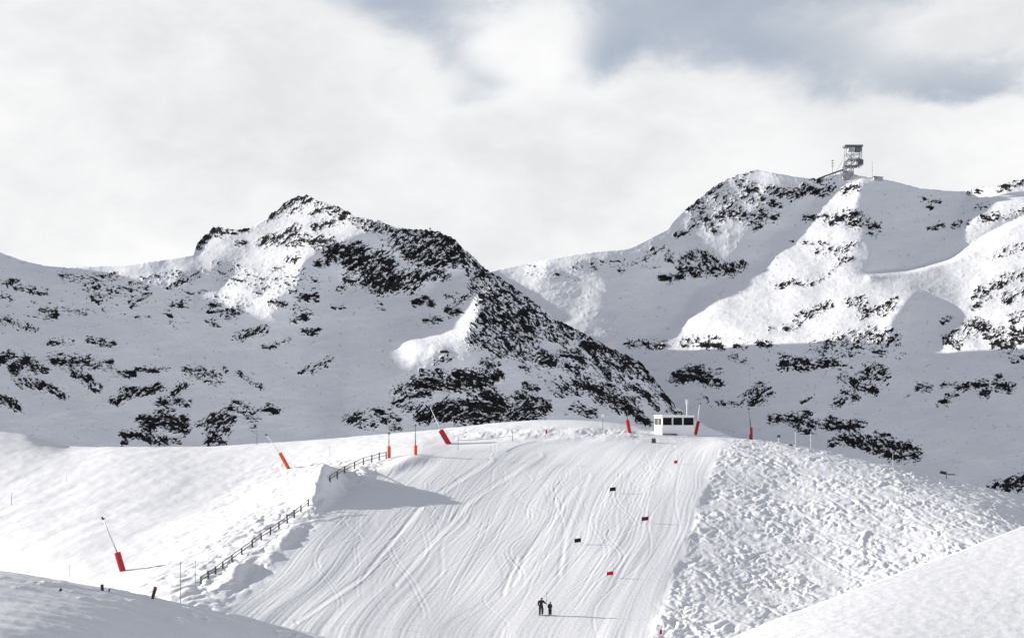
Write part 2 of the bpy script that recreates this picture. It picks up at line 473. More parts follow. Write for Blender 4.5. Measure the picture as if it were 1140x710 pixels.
ROCK_LEFT = [  # polyline, half width, density, grain (0 flat, 1 down-right, 2 up-right)
    ([(221, 271), (228, 265)], 5, .85, 0), ([(234, 255), (245, 258)], 5, .9, 0), ([(245, 257), (262, 258), (282, 252)], 2.5, .55, 0), ([(264, 271), (270, 270)], 3, .6, 0),
    ([(300, 241), (318, 227), (333, 219), (352, 223)], 4.5, .75, 2), ([(318, 236), (334, 233)], 3, .5, 2),
    ([(345, 240), (362, 230), (384, 234)], 2.5, .55, 2), ([(366, 236), (388, 237)], 3, .7, 0), ([(350, 252), (372, 248), (384, 243)], 3, .75, 2),
    ([(392, 243), (400, 250)], 4, .6, 0), ([(292, 270), (305, 266), (322, 262), (328, 254)], 5.5, .6, 2), ([(320, 272), (340, 268)], 4, .65, 0), ([(332, 264), (345, 262)], 2.5, .6, 0),
    ([(350, 272), (365, 268)], 5, .75, 2), ([(352, 293), (366, 293)], 3, .8, 0), ([(368, 282), (384, 280), (392, 296)], 8, .92, 2),
    ([(320, 290), (332, 286)], 4, .6, 2), ([(305, 300), (315, 298)], 2.5, .6, 0),
    ([(400, 283), (412, 300), (425, 314)], 11, .86, 2), ([(402, 312), (430, 322), (440, 318)], 6, .8, 0), ([(385, 310), (396, 314)], 4, .75, 0),
    ([(425, 290), (440, 312), (458, 314)], 10, .84, 2), ([(458, 316), (464, 308)], 6, .92, 2), ([(470, 310), (490, 302)], 5, .75, 2),
    ([(408, 250), (425, 252)], 6, .6, 2), ([(440, 260), (455, 262)], 7, .75, 2), ([(452, 258), (480, 258), (500, 266)], 6.5, .78, 2),
    ([(450, 272), (475, 276), (490, 272)], 9, .72, 2), ([(462, 285), (480, 290), (500, 286)], 9, .76, 2), ([(488, 294), (512, 291)], 5, .9, 0),
    ([(500, 268), (512, 282), (528, 296)], 8, .7, 1), ([(430, 268), (440, 276)], 4, .45, 2), ([(447, 284), (455, 285)], 4, .7, 0),
    ([(462, 337), (474, 333), (480, 337)], 3.6, .95, 0), ([(474, 357), (490, 355)], 3, .8, 0), ([(497, 345), (510, 336), (520, 330)], 3, .7, 2), ([(502, 350), (512, 347)], 3, .9, 0), ([(493, 312), (500, 306)], 2, .8, 2), ([(497, 330), (508, 327)], 2, .7, 0),
    # central ridge
    ([(535, 298), (552, 312), (572, 328), (590, 342)], 11, .66, 1), ([(530, 318), (545, 335)], 8, .5, 1), ([(525, 311), (530, 306)], 3, .6, 2),
    ([(536, 335), (545, 332)], 4, .75, 0), ([(548, 340), (570, 352), (588, 364)], 14, .74, 1), ([(534, 352), (545, 349)], 4, .8, 0),
    ([(545, 360), (565, 366), (590, 372)], 12, .76, 1), ([(528, 362), (532, 378)], 5, .4, 1), ([(530, 376), (548, 380), (560, 388)], 10, .55, 1), ([(560, 376), (585, 396)], 9, .6, 1),
    ([(582, 340), (605, 356), (625, 370)], 9, .55, 1), ([(596, 360), (612, 372)], 6, .5, 1), ([(615, 375), (628, 382)], 4, .6, 1),
    ([(625, 362), (650, 376), (675, 388)], 8, .6, 1), ([(650, 380), (672, 392), (695, 402)], 9, .62, 1), ([(654, 382), (662, 387)], 4, .9, 0),
    ([(662, 395), (680, 404), (700, 416)], 8, .6, 1), ([(680, 388), (695, 392)], 5, .85, 1), ([(692, 396), (702, 406)], 5, .8, 1),
    ([(540, 404), (552, 407)], 5, .7, 0), ([(545, 410), (556, 418)], 5, .6, 1), ([(602, 396), (616, 402)], 7, .72, 2), ([(598, 408), (606, 408)], 2, .7, 0), ([(580, 409), (588, 412)], 3, .7, 0),
    ([(626, 394), (640, 395)], 5, .7, 0), ([(640, 394), (650, 405)], 4.5, .85, 1), ([(630, 404), (634, 412)], 4, .75, 1), ([(642, 410), (644, 418)], 3, .8, 1), ([(660, 393), (664, 396)], 3, .9, 0),
    ([(666, 408), (680, 420)], 5, .75, 1), ([(690, 418), (696, 430)], 4, .6, 1), ([(622, 434), (640, 432), (655, 424)], 7, .62, 1), ([(645, 426), (662, 432)], 6, .82, 1),
    ([(660, 432), (668, 440)], 7, .75, 1), ([(670, 440), (690, 448), (702, 452)], 8, .86, 1), ([(672, 430), (684, 434)], 5, .6, 1), ([(685, 452), (690, 458)], 3, .7, 1),
    ([(700, 450), (708, 462), (716, 468)], 5, .9, 1), ([(712, 468), (722, 470)], 4, .6, 0), ([(640, 454), (650, 456), (660, 460)], 5, .68, 0),
    ([(585, 429), (596, 434)], 3.5, .75, 0), ([(612, 434), (616, 435)], 2, .9, 0), ([(672, 412), (700, 428)], 8, .35, 1), ([(600, 415), (640, 425)], 10, .18, 1),
    ([(705, 404), (722, 410)], 4.5, .8, 0), ([(700, 412), (725, 424)], 5, .5, 1), ([(722, 422), (736, 434), (748, 448)], 4.5, .85, 1), ([(708, 432), (728, 445)], 5, .75, 1), ([(714, 440), (730, 452)], 4, .6, 1), ([(745, 456), (760, 462)], 3, .6, 1),
    ([(712, 405), (730, 418)], 4, .8, 1),
    # lower rock bands of the central ridge
    ([(442, 436), (452, 432)], 6, .6, 2), ([(452, 440), (475, 438)], 4, .8, 0), ([(466, 428), (484, 426)], 7, .92, 0), ([(470, 415), (490, 415)], 4, .75, 0), ([(486, 402), (500, 398)], 4, .5, 2), ([(492, 392), (497, 392)], 2, .9, 0),
    ([(490, 428), (510, 430)], 6, .9, 0), ([(505, 422), (525, 420), (545, 422)], 8, .9, 0), ([(520, 430), (545, 428)], 5, .8, 0), ([(450, 455), (465, 452)], 5, .5, 2), ([(440, 450), (448, 446)], 4, .5, 2),
    ([(470, 462), (485, 458), (500, 452)], 8, .94, 2), ([(490, 464), (510, 456)], 6, .85, 2), ([(512, 460), (535, 450), (552, 452)], 11, .95, 0), ([(525, 465), (560, 462)], 7, .92, 0), ([(545, 440), (560, 450)], 7, .9, 1), ([(572, 460), (590, 456)], 7, .92, 2), ([(580, 444), (598, 450), (606, 452)], 7, .88, 1), ([(572, 466), (605, 464)], 3, .85, 0),
    ([(388, 467), (402, 464)], 5, .75, 2), ([(400, 470), (415, 474)], 5, .55, 0), ([(420, 460), (440, 468)], 7, .5, 0), ([(435, 474), (446, 476)], 3, .6, 0), ([(420, 462), (424, 461)], 3, .9, 0),
    # low left outcrops
    ([(0, 399), (12, 396)], 5, .9, 0), ([(16, 410), (30, 402), (40, 408)], 6, .85, 0), ([(40, 411), (53, 412)], 3, .9, 0), ([(62, 402), (76, 404)], 4, .92, 0), ([(80, 403), (98, 402)], 4, .75, 0), ([(78, 412), (94, 420), (108, 432)], 4.5, .75, 1), ([(60, 398), (120, 406)], 7, .35, 0),
    ([(32, 424), (44, 430)], 5, .7, 1), ([(48, 428), (60, 434), (70, 441)], 3.5, .88, 1), ([(20, 422), (24, 430)], 3, .6, 1), ([(0, 445), (12, 449), (20, 453)], 4.5, .85, 1), ([(-40, 405), (-10, 402)], 7, .8, 0), ([(-60, 430), (-10, 442)], 7, .5, 1),
    ([(120, 405), (124, 404)], 3, .8, 0), ([(134, 417), (149, 415)], 3.6, .92, 0), ([(150, 411), (174, 413)], 2, .95, 0), ([(176, 411), (190, 410)], 1.5, .5, 0), ([(128, 446), (138, 440), (148, 438)], 4.5, .75, 2), ([(137, 432), (142, 431)], 2.5, .8, 0), ([(150, 435), (162, 436), (177, 431)], 4.5, .93, 2),
    ([(194, 436), (204, 429)], 4.5, .7, 2), ([(210, 414), (228, 416), (243, 421)], 6.5, .5, 0), ([(251, 410), (253, 413)], 2.2, 1, 0), ([(264, 415), (276, 422), (292, 432)], 2.5, .5, 1), ([(176, 448), (186, 447)], 4, .92, 0), ([(195, 446), (208, 449)], 4, .95, 0), ([(185, 455), (192, 458)], 3, .6, 0),
    ([(164, 472), (178, 466), (192, 470), (203, 476)], 7.5, .97, 0), ([(155, 468), (160, 465)], 3.5, .8, 0), ([(202, 464), (207, 465)], 2.5, .7, 0), ([(138, 484), (150, 484)], 4, .92, 0), ([(158, 486), (170, 488), (182, 491)], 5, .9, 1), ([(190, 491), (198, 492)], 3, .8, 0), ([(160, 480), (165, 480)], 3, .6, 0), ([(136, 494), (142, 493)], 2, .7, 0),
    ([(222, 472), (236, 468)], 4, .75, 2), ([(240, 466), (256, 468)], 6, .94, 2), ([(232, 480), (252, 478)], 5, .75, 2), ([(252, 456), (270, 452), (282, 464)], 6, .45, 0), ([(296, 454), (308, 457)], 3.5, .92, 0), ([(233, 492), (240, 486)], 4.5, .85, 2), ([(245, 496), (248, 492)], 4, .85, 2), ([(278, 472), (284, 476)], 3, .4, 0), ([(262, 449), (268, 450)], 3, .5, 0),
    # upper left speckles
    ([(4, 315), (20, 313)], 3, .75, 0), ([(20, 321), (50, 326)], 3.5, .55, 0), ([(46, 346), (62, 346)], 3.5, .7, 0), ([(50, 352), (62, 352)], 2.5, .85, 0), ([(72, 344), (95, 349)], 2.5, .6, 0), ([(0, 356), (40, 367)], 3.5, .5, 1), ([(55, 381), (80, 381)], 3, .5, 0), ([(99, 379), (126, 384)], 3.2, .62, 0), ([(0, 330), (10, 332)], 3, .4, 0),
    ([(70, 306), (100, 312), (130, 306)], 6, .32, 0), ([(95, 320), (120, 325), (160, 320)], 8, .33, 0), ([(100, 332), (112, 336)], 3, .6, 1), ([(146, 338), (156, 333), (165, 328)], 3.5, .55, 2), ([(170, 310), (200, 305)], 5, .3, 0), ([(185, 320), (205, 312), (225, 303)], 3.5, .5, 2),
    ([(190, 339), (202, 338)], 2.6, .9, 0), ([(187, 346), (192, 360)], 3, .5, 0), ([(236, 339), (245, 340)], 2, .92, 0), ([(232, 347), (248, 346)], 2, .8, 0), ([(252, 350), (265, 348)], 4.5, .62, 0), ([(232, 358), (243, 362)], 3, .55, 0), ([(262, 376), (278, 372)], 4.5, .5, 2), ([(278, 372), (296, 366)], 4, .66, 2), ([(293, 386), (305, 386)], 2, .92, 0), ([(310, 384), (320, 380)], 3, .4, 0),
    ([(301, 336), (316, 339)], 2.8, .85, 0), ([(335, 330), (352, 331)], 4, .78, 0), ([(325, 357), (342, 352)], 4, .6, 0), ([(338, 369), (355, 369)], 2.6, .95, 0), ([(330, 345), (345, 350)], 5, .35, 0), ([(336, 413), (350, 411), (368, 400)], 4, .45, 2), ([(370, 342), (384, 342)], 2, .5, 0), ([(421, 336), (425, 345)], 3, .4, 0), ([(376, 322), (386, 320)], 3, .5, 0),
    ([(250, 305), (300, 315), (345, 312)], 12, .2, 0), ([(200, 330), (270, 335)], 12, .12, 0), ([(10, 340), (200, 350)], 14, .06, 0),
]

ROCK_RIGHT = [
    ([(770, 230), (786, 216), (802, 204)], 5, .62, 2), ([(786, 242), (795, 256)], 5.5, .6, 1), ([(800, 240), (812, 238), (828, 242)], 5.5, .72, 0), ([(826, 205), (840, 212)], 6, .62, 0), ([(806, 200), (838, 192)], 3, .4, 0), ([(770, 250), (780, 240)], 5, .4, 2),
    ([(858, 212), (872, 214), (886, 217), (900, 208)], 4.5, .86, 0), ([(858, 228), (870, 229)], 3, .85, 0), ([(880, 220), (900, 212)], 3, .7, 2), ([(838, 246), (850, 240), (862, 242)], 5.5, .66, 0), ([(840, 256), (846, 252)], 3, .7, 0), ([(902, 211), (915, 215), (926, 210)], 4, .7, 2), ([(938, 213), (953, 208)], 3.5, .75, 2), ([(905, 200), (925, 203)], 3, .5, 0),
    ([(895, 243), (910, 243), (919, 241)], 2.6, .7, 0), ([(926, 246), (940, 240), (955, 240)], 5.5, .72, 2), ([(945, 250), (962, 246), (976, 252)], 4.5, .6, 0), ([(968, 260), (974, 262)], 2.5, .7, 0),
    ([(760, 290), (775, 282), (790, 292)], 6, .7, 1), ([(758, 300), (790, 302), (815, 302)], 5, .8, 0), ([(790, 290), (812, 298), (826, 296)], 5, .72, 1), ([(735, 309), (748, 310), (758, 309)], 3.2, .9, 0), ([(745, 285), (760, 294)], 5, .5, 1), ([(640, 296), (700, 292), (730, 292)], 5, .22, 0), ([(690, 300), (694, 303)], 2, .7, 0), ([(720, 283), (735, 278)], 4, .35, 2), ([(590, 300), (640, 310)], 5, .15, 0), ([(755, 262), (768, 256)], 4, .4, 2),
    ([(909, 280), (925, 277)], 3, .62, 2), ([(930, 280), (945, 274), (955, 270)], 3, .5, 2), ([(932, 288), (942, 286)], 2, .55, 0), ([(905, 316), (915, 310)], 2, .6, 2), ([(920, 308), (932, 296), (948, 286)], 2, .5, 2), ([(865, 318), (878, 313), (895, 315)], 3.6, .55, 2), ([(868, 320), (874, 318)], 2, .9, 0),
    ([(888, 354), (904, 348), (922, 340)], 4.5, .58, 2), ([(946, 337), (962, 336)], 5, .5, 2), ([(960, 348), (985, 345), (995, 338)], 6, .5, 2), ([(872, 365), (892, 363)], 2.6, .62, 2), ([(855, 366), (865, 365)], 2, .4, 0), ([(912, 388), (940, 380), (965, 376)], 8, .42, 2), ([(970, 374), (996, 378)], 8, .5, 2), ([(974, 390), (984, 393)], 2.8, .92, 0), ([(985, 374), (998, 382)], 3.5, .6, 0), ([(930, 395), (960, 390)], 5, .3, 0),
    ([(1024, 222), (1034, 222), (1046, 224)], 2, .8, 0), ([(1030, 231), (1038, 232)], 1.6, .6, 0), ([(1034, 255), (1050, 251)], 2.2, .8, 0), ([(1063, 250), (1078, 247)], 3, .65, 0), ([(1094, 243), (1110, 240)], 4, .72, 0), ([(1110, 242), (1140, 236)], 3, .5, 0), ([(1078, 215), (1094, 212)], 2.5, .5, 0), ([(1112, 210), (1140, 202)], 4.5, .6, 0), ([(1085, 232), (1100, 230)], 3, .35, 0),
    ([(1108, 286), (1124, 278), (1140, 274)], 4, .42, 2), ([(1088, 328), (1104, 322), (1116, 315)], 6, .5, 2), ([(1120, 332), (1140, 325)], 5, .5, 2), ([(1115, 310), (1140, 306)], 5, .4, 2), ([(1050, 358), (1058, 354)], 3, .6, 0), ([(1084, 342), (1090, 340)], 3, .7, 0), ([(1075, 362), (1090, 358), (1098, 364)], 5, .6, 2), ([(1084, 362), (1094, 366)], 3, .92, 0), ([(1054, 378), (1068, 384)], 4, .8, 1), ([(1100, 374), (1115, 368)], 5, .6, 2), ([(1108, 382), (1125, 384)], 6, .85, 0), ([(1130, 372), (1145, 375)], 7, .88, 0), ([(1125, 355), (1140, 352)], 5, .5, 2), ([(1130, 400), (1140, 398)], 4, .7, 0), ([(1060, 372), (1085, 372)], 6, .3, 2),
    ([(760, 381), (776, 379)], 4, .6, 0), ([(782, 384), (804, 385)], 4, .85, 0), ([(790, 376), (800, 375)], 3, .5, 0), ([(817, 384), (832, 386)], 2.6, .7, 0), ([(844, 382), (858, 384)], 2.8, .85, 0), ([(816, 376), (822, 375)], 2, .4, 0), ([(814, 398), (820, 400)], 3, .8, 0), ([(824, 403), (831, 404)], 2, .8, 0), ([(868, 393), (874, 396)], 3, .5, 0),
    ([(700, 382), (722, 382)], 4.5, .5, 0), ([(722, 384), (738, 385)], 3.5, .72, 0), ([(755, 420), (770, 416), (785, 420)], 6.5, .96, 0), ([(785, 422), (801, 427)], 4.5, .85, 0), ([(765, 410), (800, 414)], 4, .35, 0), ([(775, 408), (782, 407)], 2, .6, 0),
    ([(871, 407), (884, 402), (896, 404)], 5, .85, 0), ([(890, 410), (910, 404), (931, 404)], 4.5, .72, 0), ([(936, 421), (950, 425)], 4, .7, 1), ([(950, 428), (976, 436)], 3.6, .86, 0), ([(960, 418), (972, 412), (984, 416)], 6.5, .64, 2), ([(940, 412), (985, 425)], 7, .25, 0), ([(930, 449), (942, 444), (953, 441)], 4, .7, 2), ([(936, 437), (944, 436)], 3, .6, 0), ([(893, 446), (905, 442)], 3, .3, 2),
    ([(828, 443), (840, 436), (856, 436)], 5, .6, 2), ([(836, 448), (848, 444)], 4, .72, 2), ([(838, 427), (850, 426)], 3, .5, 0), ([(800, 448), (824, 450)], 2.8, .6, 0), ([(780, 440), (790, 450)], 3, .3, 1),
    ([(858, 467), (872, 466), (886, 470)], 4, .75, 0), ([(880, 464), (896, 468), (910, 474)], 5, .8, 0), ([(890, 478), (902, 479)], 3, .8, 0), ([(922, 472), (936, 474), (952, 476)], 5.5, .93, 0), ([(950, 470), (962, 470)], 3, .7, 0), ([(895, 460), (902, 462)], 2.5, .8, 0),
    ([(926, 494), (936, 488)], 4, .75, 0), ([(940, 488), (960, 490), (985, 494), (1010, 497)], 5.5, .82, 1), ([(955, 494), (980, 500)], 5, .85, 0), ([(985, 506), (1005, 508), (1022, 506)], 4.5, .97, 0), ([(1005, 500), (1024, 502)], 4, .8, 0), ([(976, 482), (988, 484)], 2.2, .9, 0), ([(968, 486), (972, 486)], 2, .8, 0),
    ([(1022, 430), (1036, 433)], 3.6, .94, 0), ([(1048, 430), (1062, 428)], 2.4, .55, 0), ([(1068, 430), (1078, 430)], 3.2, .85, 0), ([(1085, 430), (1094, 426), (1100, 430)], 4, .72, 0), ([(1094, 437), (1098, 438)], 4, .9, 0), ([(1106, 426), (1114, 428)], 3.5, .75, 0), ([(1112, 430), (1127, 432)], 4, .95, 0), ([(1110, 420), (1114, 418)], 3, .9, 0), ([(1044, 449), (1056, 447)], 2.6, .6, 0), ([(1054, 440), (1066, 438)], 2.4, .6, 0), ([(1005, 444), (1015, 442)], 2.4, .3, 0),
    ([(1098, 548), (1118, 541), (1140, 534)], 6, .7, 2), ([(1130, 540), (1160, 530)], 7, .9, 0), ([(1160, 400), (1300, 380)], 14, .5, 0), ([(1180, 450), (1280, 470)], 12, .5, 0),
    ([(1000, 275), (1100, 262)], 5, .0, 0), ([(880, 268), (925, 272)], 2, .3, 0), ([(790, 225), (850, 225)], 16, .25, 2), ([(850, 400), (1000, 400)], 12, .06, 0),
]


def shape_from_light(xs, ys, lit, gv_extra, y_ref, py_ref, gu_lit=-1.05, gu_sh=0.10, gv_lit=2.7, gv_sh=1.35, lam_px=900):
    """depth (log) over a pixel window whose slopes face the sun where lit and turn from it where not"""
    st = xs[1] - xs[0]
    up = np.maximum(lit, 0); dn = np.maximum(-lit, 0)
    gu = gu_sh + (gu_lit - gu_sh) * up + (0.55 - gu_sh) * dn
    gv = gv_sh + (gv_lit - gv_sh) * up + (1.3 - gv_sh) * dn + gv_extra
    gx = gu * st / F
    gy = -gv * st / F
    gx[:, -1] = 0; gy[-1] = 0
    H, W = lit.shape
    div = np.zeros((H, W))
    div += gx; div[:, 1:] -= gx[:, :-1]
    div += gy; div[1:] -= gy[:-1]
    q0 = math.log(y_ref) + 1.85 * (py_ref - ys)[:, None] / F + 0 * xs[None, :]
    lam = (st / lam_px) ** 2
    rhs = div - lam * q0
    E = np.block([[rhs, rhs[:, ::-1]], [rhs[::-1], rhs[::-1, ::-1]]])
    kx = 2 * np.cos(2 * np.pi * np.arange(2 * W) / (2 * W)) - 2
    ky = 2 * np.cos(2 * np.pi * np.arange(2 * H) / (2 * H)) - 2
    q = np.real(np.fft.ifft2(np.fft.fft2(E) / (kx[None] + ky[:, None] - lam)))[:H, :W]
    return q


def bilin(A, xs, ys, X, Y):
    st = xs[1] - xs[0]
    fx = np.clip((X - xs[0]) / st, 0, len(xs) - 1.001); fy = np.clip((Y - ys[0]) / st, 0, len(ys) - 1.001)
    ix = fx.astype(int); iy = fy.astype(int); tx = fx - ix; ty = fy - iy
    return (A[iy, ix] * (1 - tx) + A[iy, ix + 1] * tx) * (1 - ty) + (A[iy + 1, ix] * (1 - tx) + A[iy + 1, ix + 1] * tx) * ty


def rock_field(PX, PY, strokes, seed):
    D = [np.zeros(PX.shape, np.float32) for _ in range(3)]
    for g in range(3):
        D[g] = stroke_field(PX + 2.2 * perlin(PX / 9, PY / 9, seed + 50), PY + 1.6 * perlin(PX / 8, PY / 8, seed + 51),
                            [s for s in strokes if s[3] == g])
    out = np.zeros(PX.shape, np.float32)
    for g, ang in enumerate((8, 42, -32)):
        a = R(ang); ca, sa = math.cos(a), math.sin(a)
        U = PX * ca + PY * sa; Vv = -PX * sa + PY * ca
        U = U + 2.0 * perlin(PX / 14, PY / 14, seed + 5); Vv = Vv + 1.5 * perlin(PX / 11, PY / 11, seed + 6)
        n = uniformise(fbm(U / 13.0, Vv / 5.6, 5, seed + 10 * g, gain=0.82))
        fine = uniformise(fbm(U / 5.0, Vv / 2.6, 3, seed + 10 * g + 7, gain=0.8))
        Ds = blur(D[g], 4.0)
        out = np.maximum(out, sstep(-0.06, 0.06, D[g] * (0.66 + 0.36 * D[g]) - n))
        out = np.where(D[g] > 0, out * (1 - 0.85 * sstep(.16, .42, perlin(U / 15 + .5 * perlin(PX / 9, PY / 9, seed + 66), Vv / 3.3 + .6 * perlin(PX / 12, PY / 8, seed + 65), seed + 60 + g) + .35 * perlin(U / 5, Vv / 2.2, seed + 64) + .25 * perlin(PX / 30, PY / 24, seed + 67))), out)
        out = np.maximum(out, 0.9 * sstep(-0.05, 0.06, Ds * 0.60 - fine - 0.03))
    Dm = blur(np.maximum(np.maximum(D[0], D[1]), D[2]), 2.0)
    dust = uniformise(fbm(PX / 4.5 + perlin(PX / 20, PY / 20, seed + 90), PY / 2.8, 3, seed + 91, gain=.75))
    out = np.maximum(out, 0.48 * sstep(-.1, .25, Dm * 0.85 - dust))
    return out, np.maximum(np.maximum(D[0], D[1]), D[2])


def mountain(name, sky, bottom, xr, lit_polys, rocks, y_ref, py_ref, seed, mat, gv_lines=(), step=0.8, jag=1.15, backs=((0, 1), (1, 1)), **sl):
    xs = np.arange(xr[0], xr[1] + 2, 2.0); ys = np.arange(150, bottom + 4, 2.0)
    GX, GY = np.meshgrid(xs, ys)
    WX = GX + 5 * perlin(GX / 22, GY / 16, seed + 1) + 2.2 * perlin(GX / 7, GY / 5, seed + 2)
    WY = GY + 3 * perlin(GX / 24, GY / 18, seed + 3) + 1.6 * perlin(GX / 6, GY / 5, seed + 4)
    lit = np.zeros(GX.shape)
    for poly, amt in lit_polys:
        pmk = poly_mask(WX, WY, poly)
        lit = np.where(pmk, amt if amt < 0 else np.maximum(lit, amt), lit)
    lit = blur(lit, 1.2)
    lit = lit * (1 + 0.22 * perlin(GX / 45, GY / 30, seed + 8))
    ex = np.zeros(GX.shape)
    for pts, wd, amt in gv_lines:
        ex += amt * stroke_field(GX, GY, [(pts, wd, 1.0)])
    si = np.clip(((np.interp(xs, [s[0] for s in sky], [s[1] for s in sky]) + 4 - ys[0]) / 2).astype(int), 0, len(ys) - 1)
    rr = np.maximum(np.arange(len(ys))[:, None], si[None, :])
    lit = np.take_along_axis(lit, rr, 0)
    q = shape_from_light(xs, ys, lit, ex, y_ref, py_ref, **sl)
    px = np.arange(xr[0], xr[1] + step, step)
    sky_y = np.interp(px, [s[0] for s in sky], [s[1] for s in sky])
    Dr = stroke_field(px[None, :], (sky_y + 2)[None, :], rocks)[0]
    sky_y = sky_y + (0.35 + 1.6 * Dr) * jag * fbm(px / 5.5, px * 0 + 3.3, 3, seed + 20, gain=.6)
    nr = int((bottom - 200) / step)
    t = np.linspace(0, 1, nr)[:, None]
    PX = np.repeat(px[None], nr, 0)
    PY = sky_y[None] * (1 - t) + bottom * t
    Q = bilin(q, xs, ys, PX, PY)
    rock, D = rock_field(PX, PY, rocks, seed)
    # relief at several sizes: broad swells of wind-packed snow, rough steps where rock breaks out
    k = 1.0 / F / 6.28
    soft = blur(D, 3)
    rel = 0.45 * 70 * k * perlin(PX / 70, PY / 45, seed + 30) + 0.34 * 30 * k * perlin(PX / 30, PY / 20, seed + 31)
    rel = rel + (0.10 + 1.1 * soft) * 14 * k * perlin(PX / 14, PY / 9, seed + 32)
    rel = rel + (0.05 + 1.6 * soft) * 7 * k * perlin(PX / 7, PY / 4.5, seed + 33)
    rel = rel + (0.02 + 1.6 * soft) * 3.5 * k * perlin(PX / 3.5, PY / 2.6, seed + 34)
    rel = rel + 0.10 * 6 * k * perlin((PX + 0.3 * PY) / 6.0, PY / 60, seed + 36) * sstep(-.2, .4, perlin(PX / 60, PY / 50, seed + 37))
    rel = rel + 0.22 * 18 * k * fbm((PX - 0.5 * PY) / 26.0, (PY + .2 * PX) / 9.0, 3, seed + 38)
    rel = rel + 1.0 * soft * 28 * k * np.abs(perlin(PX / 28, PY / 34, seed + 35)) - 0.0013 * blur(rock, 0.8)
    Yd = np.exp(Q + rel)
    co = np.stack([(PX - CX) / F * Yd, Yd, (HY - PY) / F * Yd], -1)
    # far side of the ridge
    top = co[0].copy()
    back = []
    for dy, dz in ((900, -620), (420, -310), (150, -118), (45, -34), (12, -7)):
        b = top.copy(); b[:, 1] += dy; b[:, 2] += dz * np.interp(px, backs[0], backs[1]) + min(dy, 60) * 0.12 * perlin(px / 26.0, px * 0 + dy, seed + 40)
        back.append(b)
    co_all = np.concatenate([np.stack(back), co], 0)
    rk = np.concatenate([np.zeros((len(back), len(px))), rock], 0)
    o = grid_mesh(name, co_all, {'rock': rk}, mat, flip=True)

    def depth_at(x, y):
        return float(np.exp(bilin(q, xs, ys, np.array([x]), np.array([y]))[0]))
    return o, depth_at


M_mount = snow_mat('snow_and_rock', 0.05, 1.2, rock=True)
LAYERS = {}
LAYERS['left'] = mountain('mountain', LEFT_SKY, 570, (-420, 930), LIT_LEFT, ROCK_LEFT, 1420, 400, 100, M_mount,
                          backs=((250, 310, 420, 465, 545, 640), (1, 1.6, 1.5, .55, .55, 1)),  # unseen far side, steepness shaped per column to steer the shadow it casts
                          gv_lines=[([(384, 300), (430, 318), (470, 312), (500, 292)], 10, -1.0)])
LAYERS['right'] = mountain('mountain', RIGHT_SKY, 600, (400, 1480), LIT_RIGHT, ROCK_RIGHT, 1600, 380, 300, M_mount, gu_sh=-0.22, gv_sh=1.6, gu_lit=-0.95, gv_lit=2.6,
                           gv_lines=[([(968, 304), (1010, 301), (1060, 288), (1100, 262), (1140, 242), (1300, 195)], 2.2, 5.5)])

# ------------------------------------------------------------------ the ski hill: height field on (column, distance)
HILL_CTRL = [  # column, row, distance
    (605, 690, 143), (300, 700, 140), (730, 700, 138), (480, 620, 171), (740, 620, 168), (560, 545, 212), (780, 540, 211),
    (640, 500, 247), (745, 498, 248), (815, 492, 254), (752, 485, 264), (520, 520, 229), (420, 560, 201), (350, 640, 161),
    (400, 572, 194), (450, 540, 214),
    (225, 649, 159), (285, 604, 178), (345, 563, 199), (372, 535, 219), (432, 509, 244), (470, 498, 252), (500, 495, 258),
    (134, 636, 176), (201, 660, 152), (60, 610, 197), (0, 632, 192), (200, 600, 192), (320, 522, 258), (260, 560, 228), (200, 540, 252), (50, 540, 266), (-100, 560, 262),
    (100, 505, 330), (0, 484, 350), (235, 500, 325), (330, 493, 315), (430, 485, 305), (500, 479, 300), (600, 469, 296), (690, 473, 285), (-200, 490, 400), (-150, 620, 215),
    (835, 489, 256), (900, 499, 246), (1000, 520, 232), (1140, 554, 210), (1000, 600, 177), (1000, 545, 207), (850, 640, 162), (880, 540, 212), (1140, 600, 173), (850, 700, 138), (1140, 660, 148), (1300, 640, 180), (1400, 640, 190),
    (600, 800, 115), (200, 800, 115), (1000, 800, 115), (1400, 800, 120), (-200, 800, 150)]
hp, hz = [], []
for (px, py, Y) in HILL_CTRL:
    x, y, z = V3(px, py, Y)
    hp.append((px, y)); hz.append(z)
for px in range(-200, 1401, 200):   # falls away behind the crest
    yc = np.interp(px, [-200, 0, 430, 700, 1000, 1400], [400, 352, 305, 285, 232, 195])
    hp.append((px, yc + 60)); hz.append(-30.0); hp.append((px, yc + 140)); hz.append(-70.0)
hill_f = tps(hp, hz, 0.0005)
HILL_SKY = [(-300, 462), (0, 480), (30, 483.5), (55, 491), (72, 496.5), (130, 497.5), (235, 497), (262, 495), (330, 491), (380, 487),
            (430, 483), (500, 476.5), (560, 470), (600, 467.3), (640, 467.3), (670, 469), (700, 472.5), (730, 479), (775, 484), (800, 485.5),
            (835, 488.5), (870, 493), (900, 498), (950, 508), (1000, 519), (1050, 531), (1100, 543), (1140, 553), (1440, 640)]
hx = np.arange(-280, 1420, 1.0)
rows_py = np.arange(800, 463, -0.72)
vv = (HY - rows_py) / F
hy_ = -41.2 / (vv - 0.13)
extra = np.arange(hy_[-1] + 0.9, 430, 1.3)
hY = np.concatenate([hy_, extra, [445, 470, 510, 560]])
HX, HYY = np.meshgrid(hx, hY)
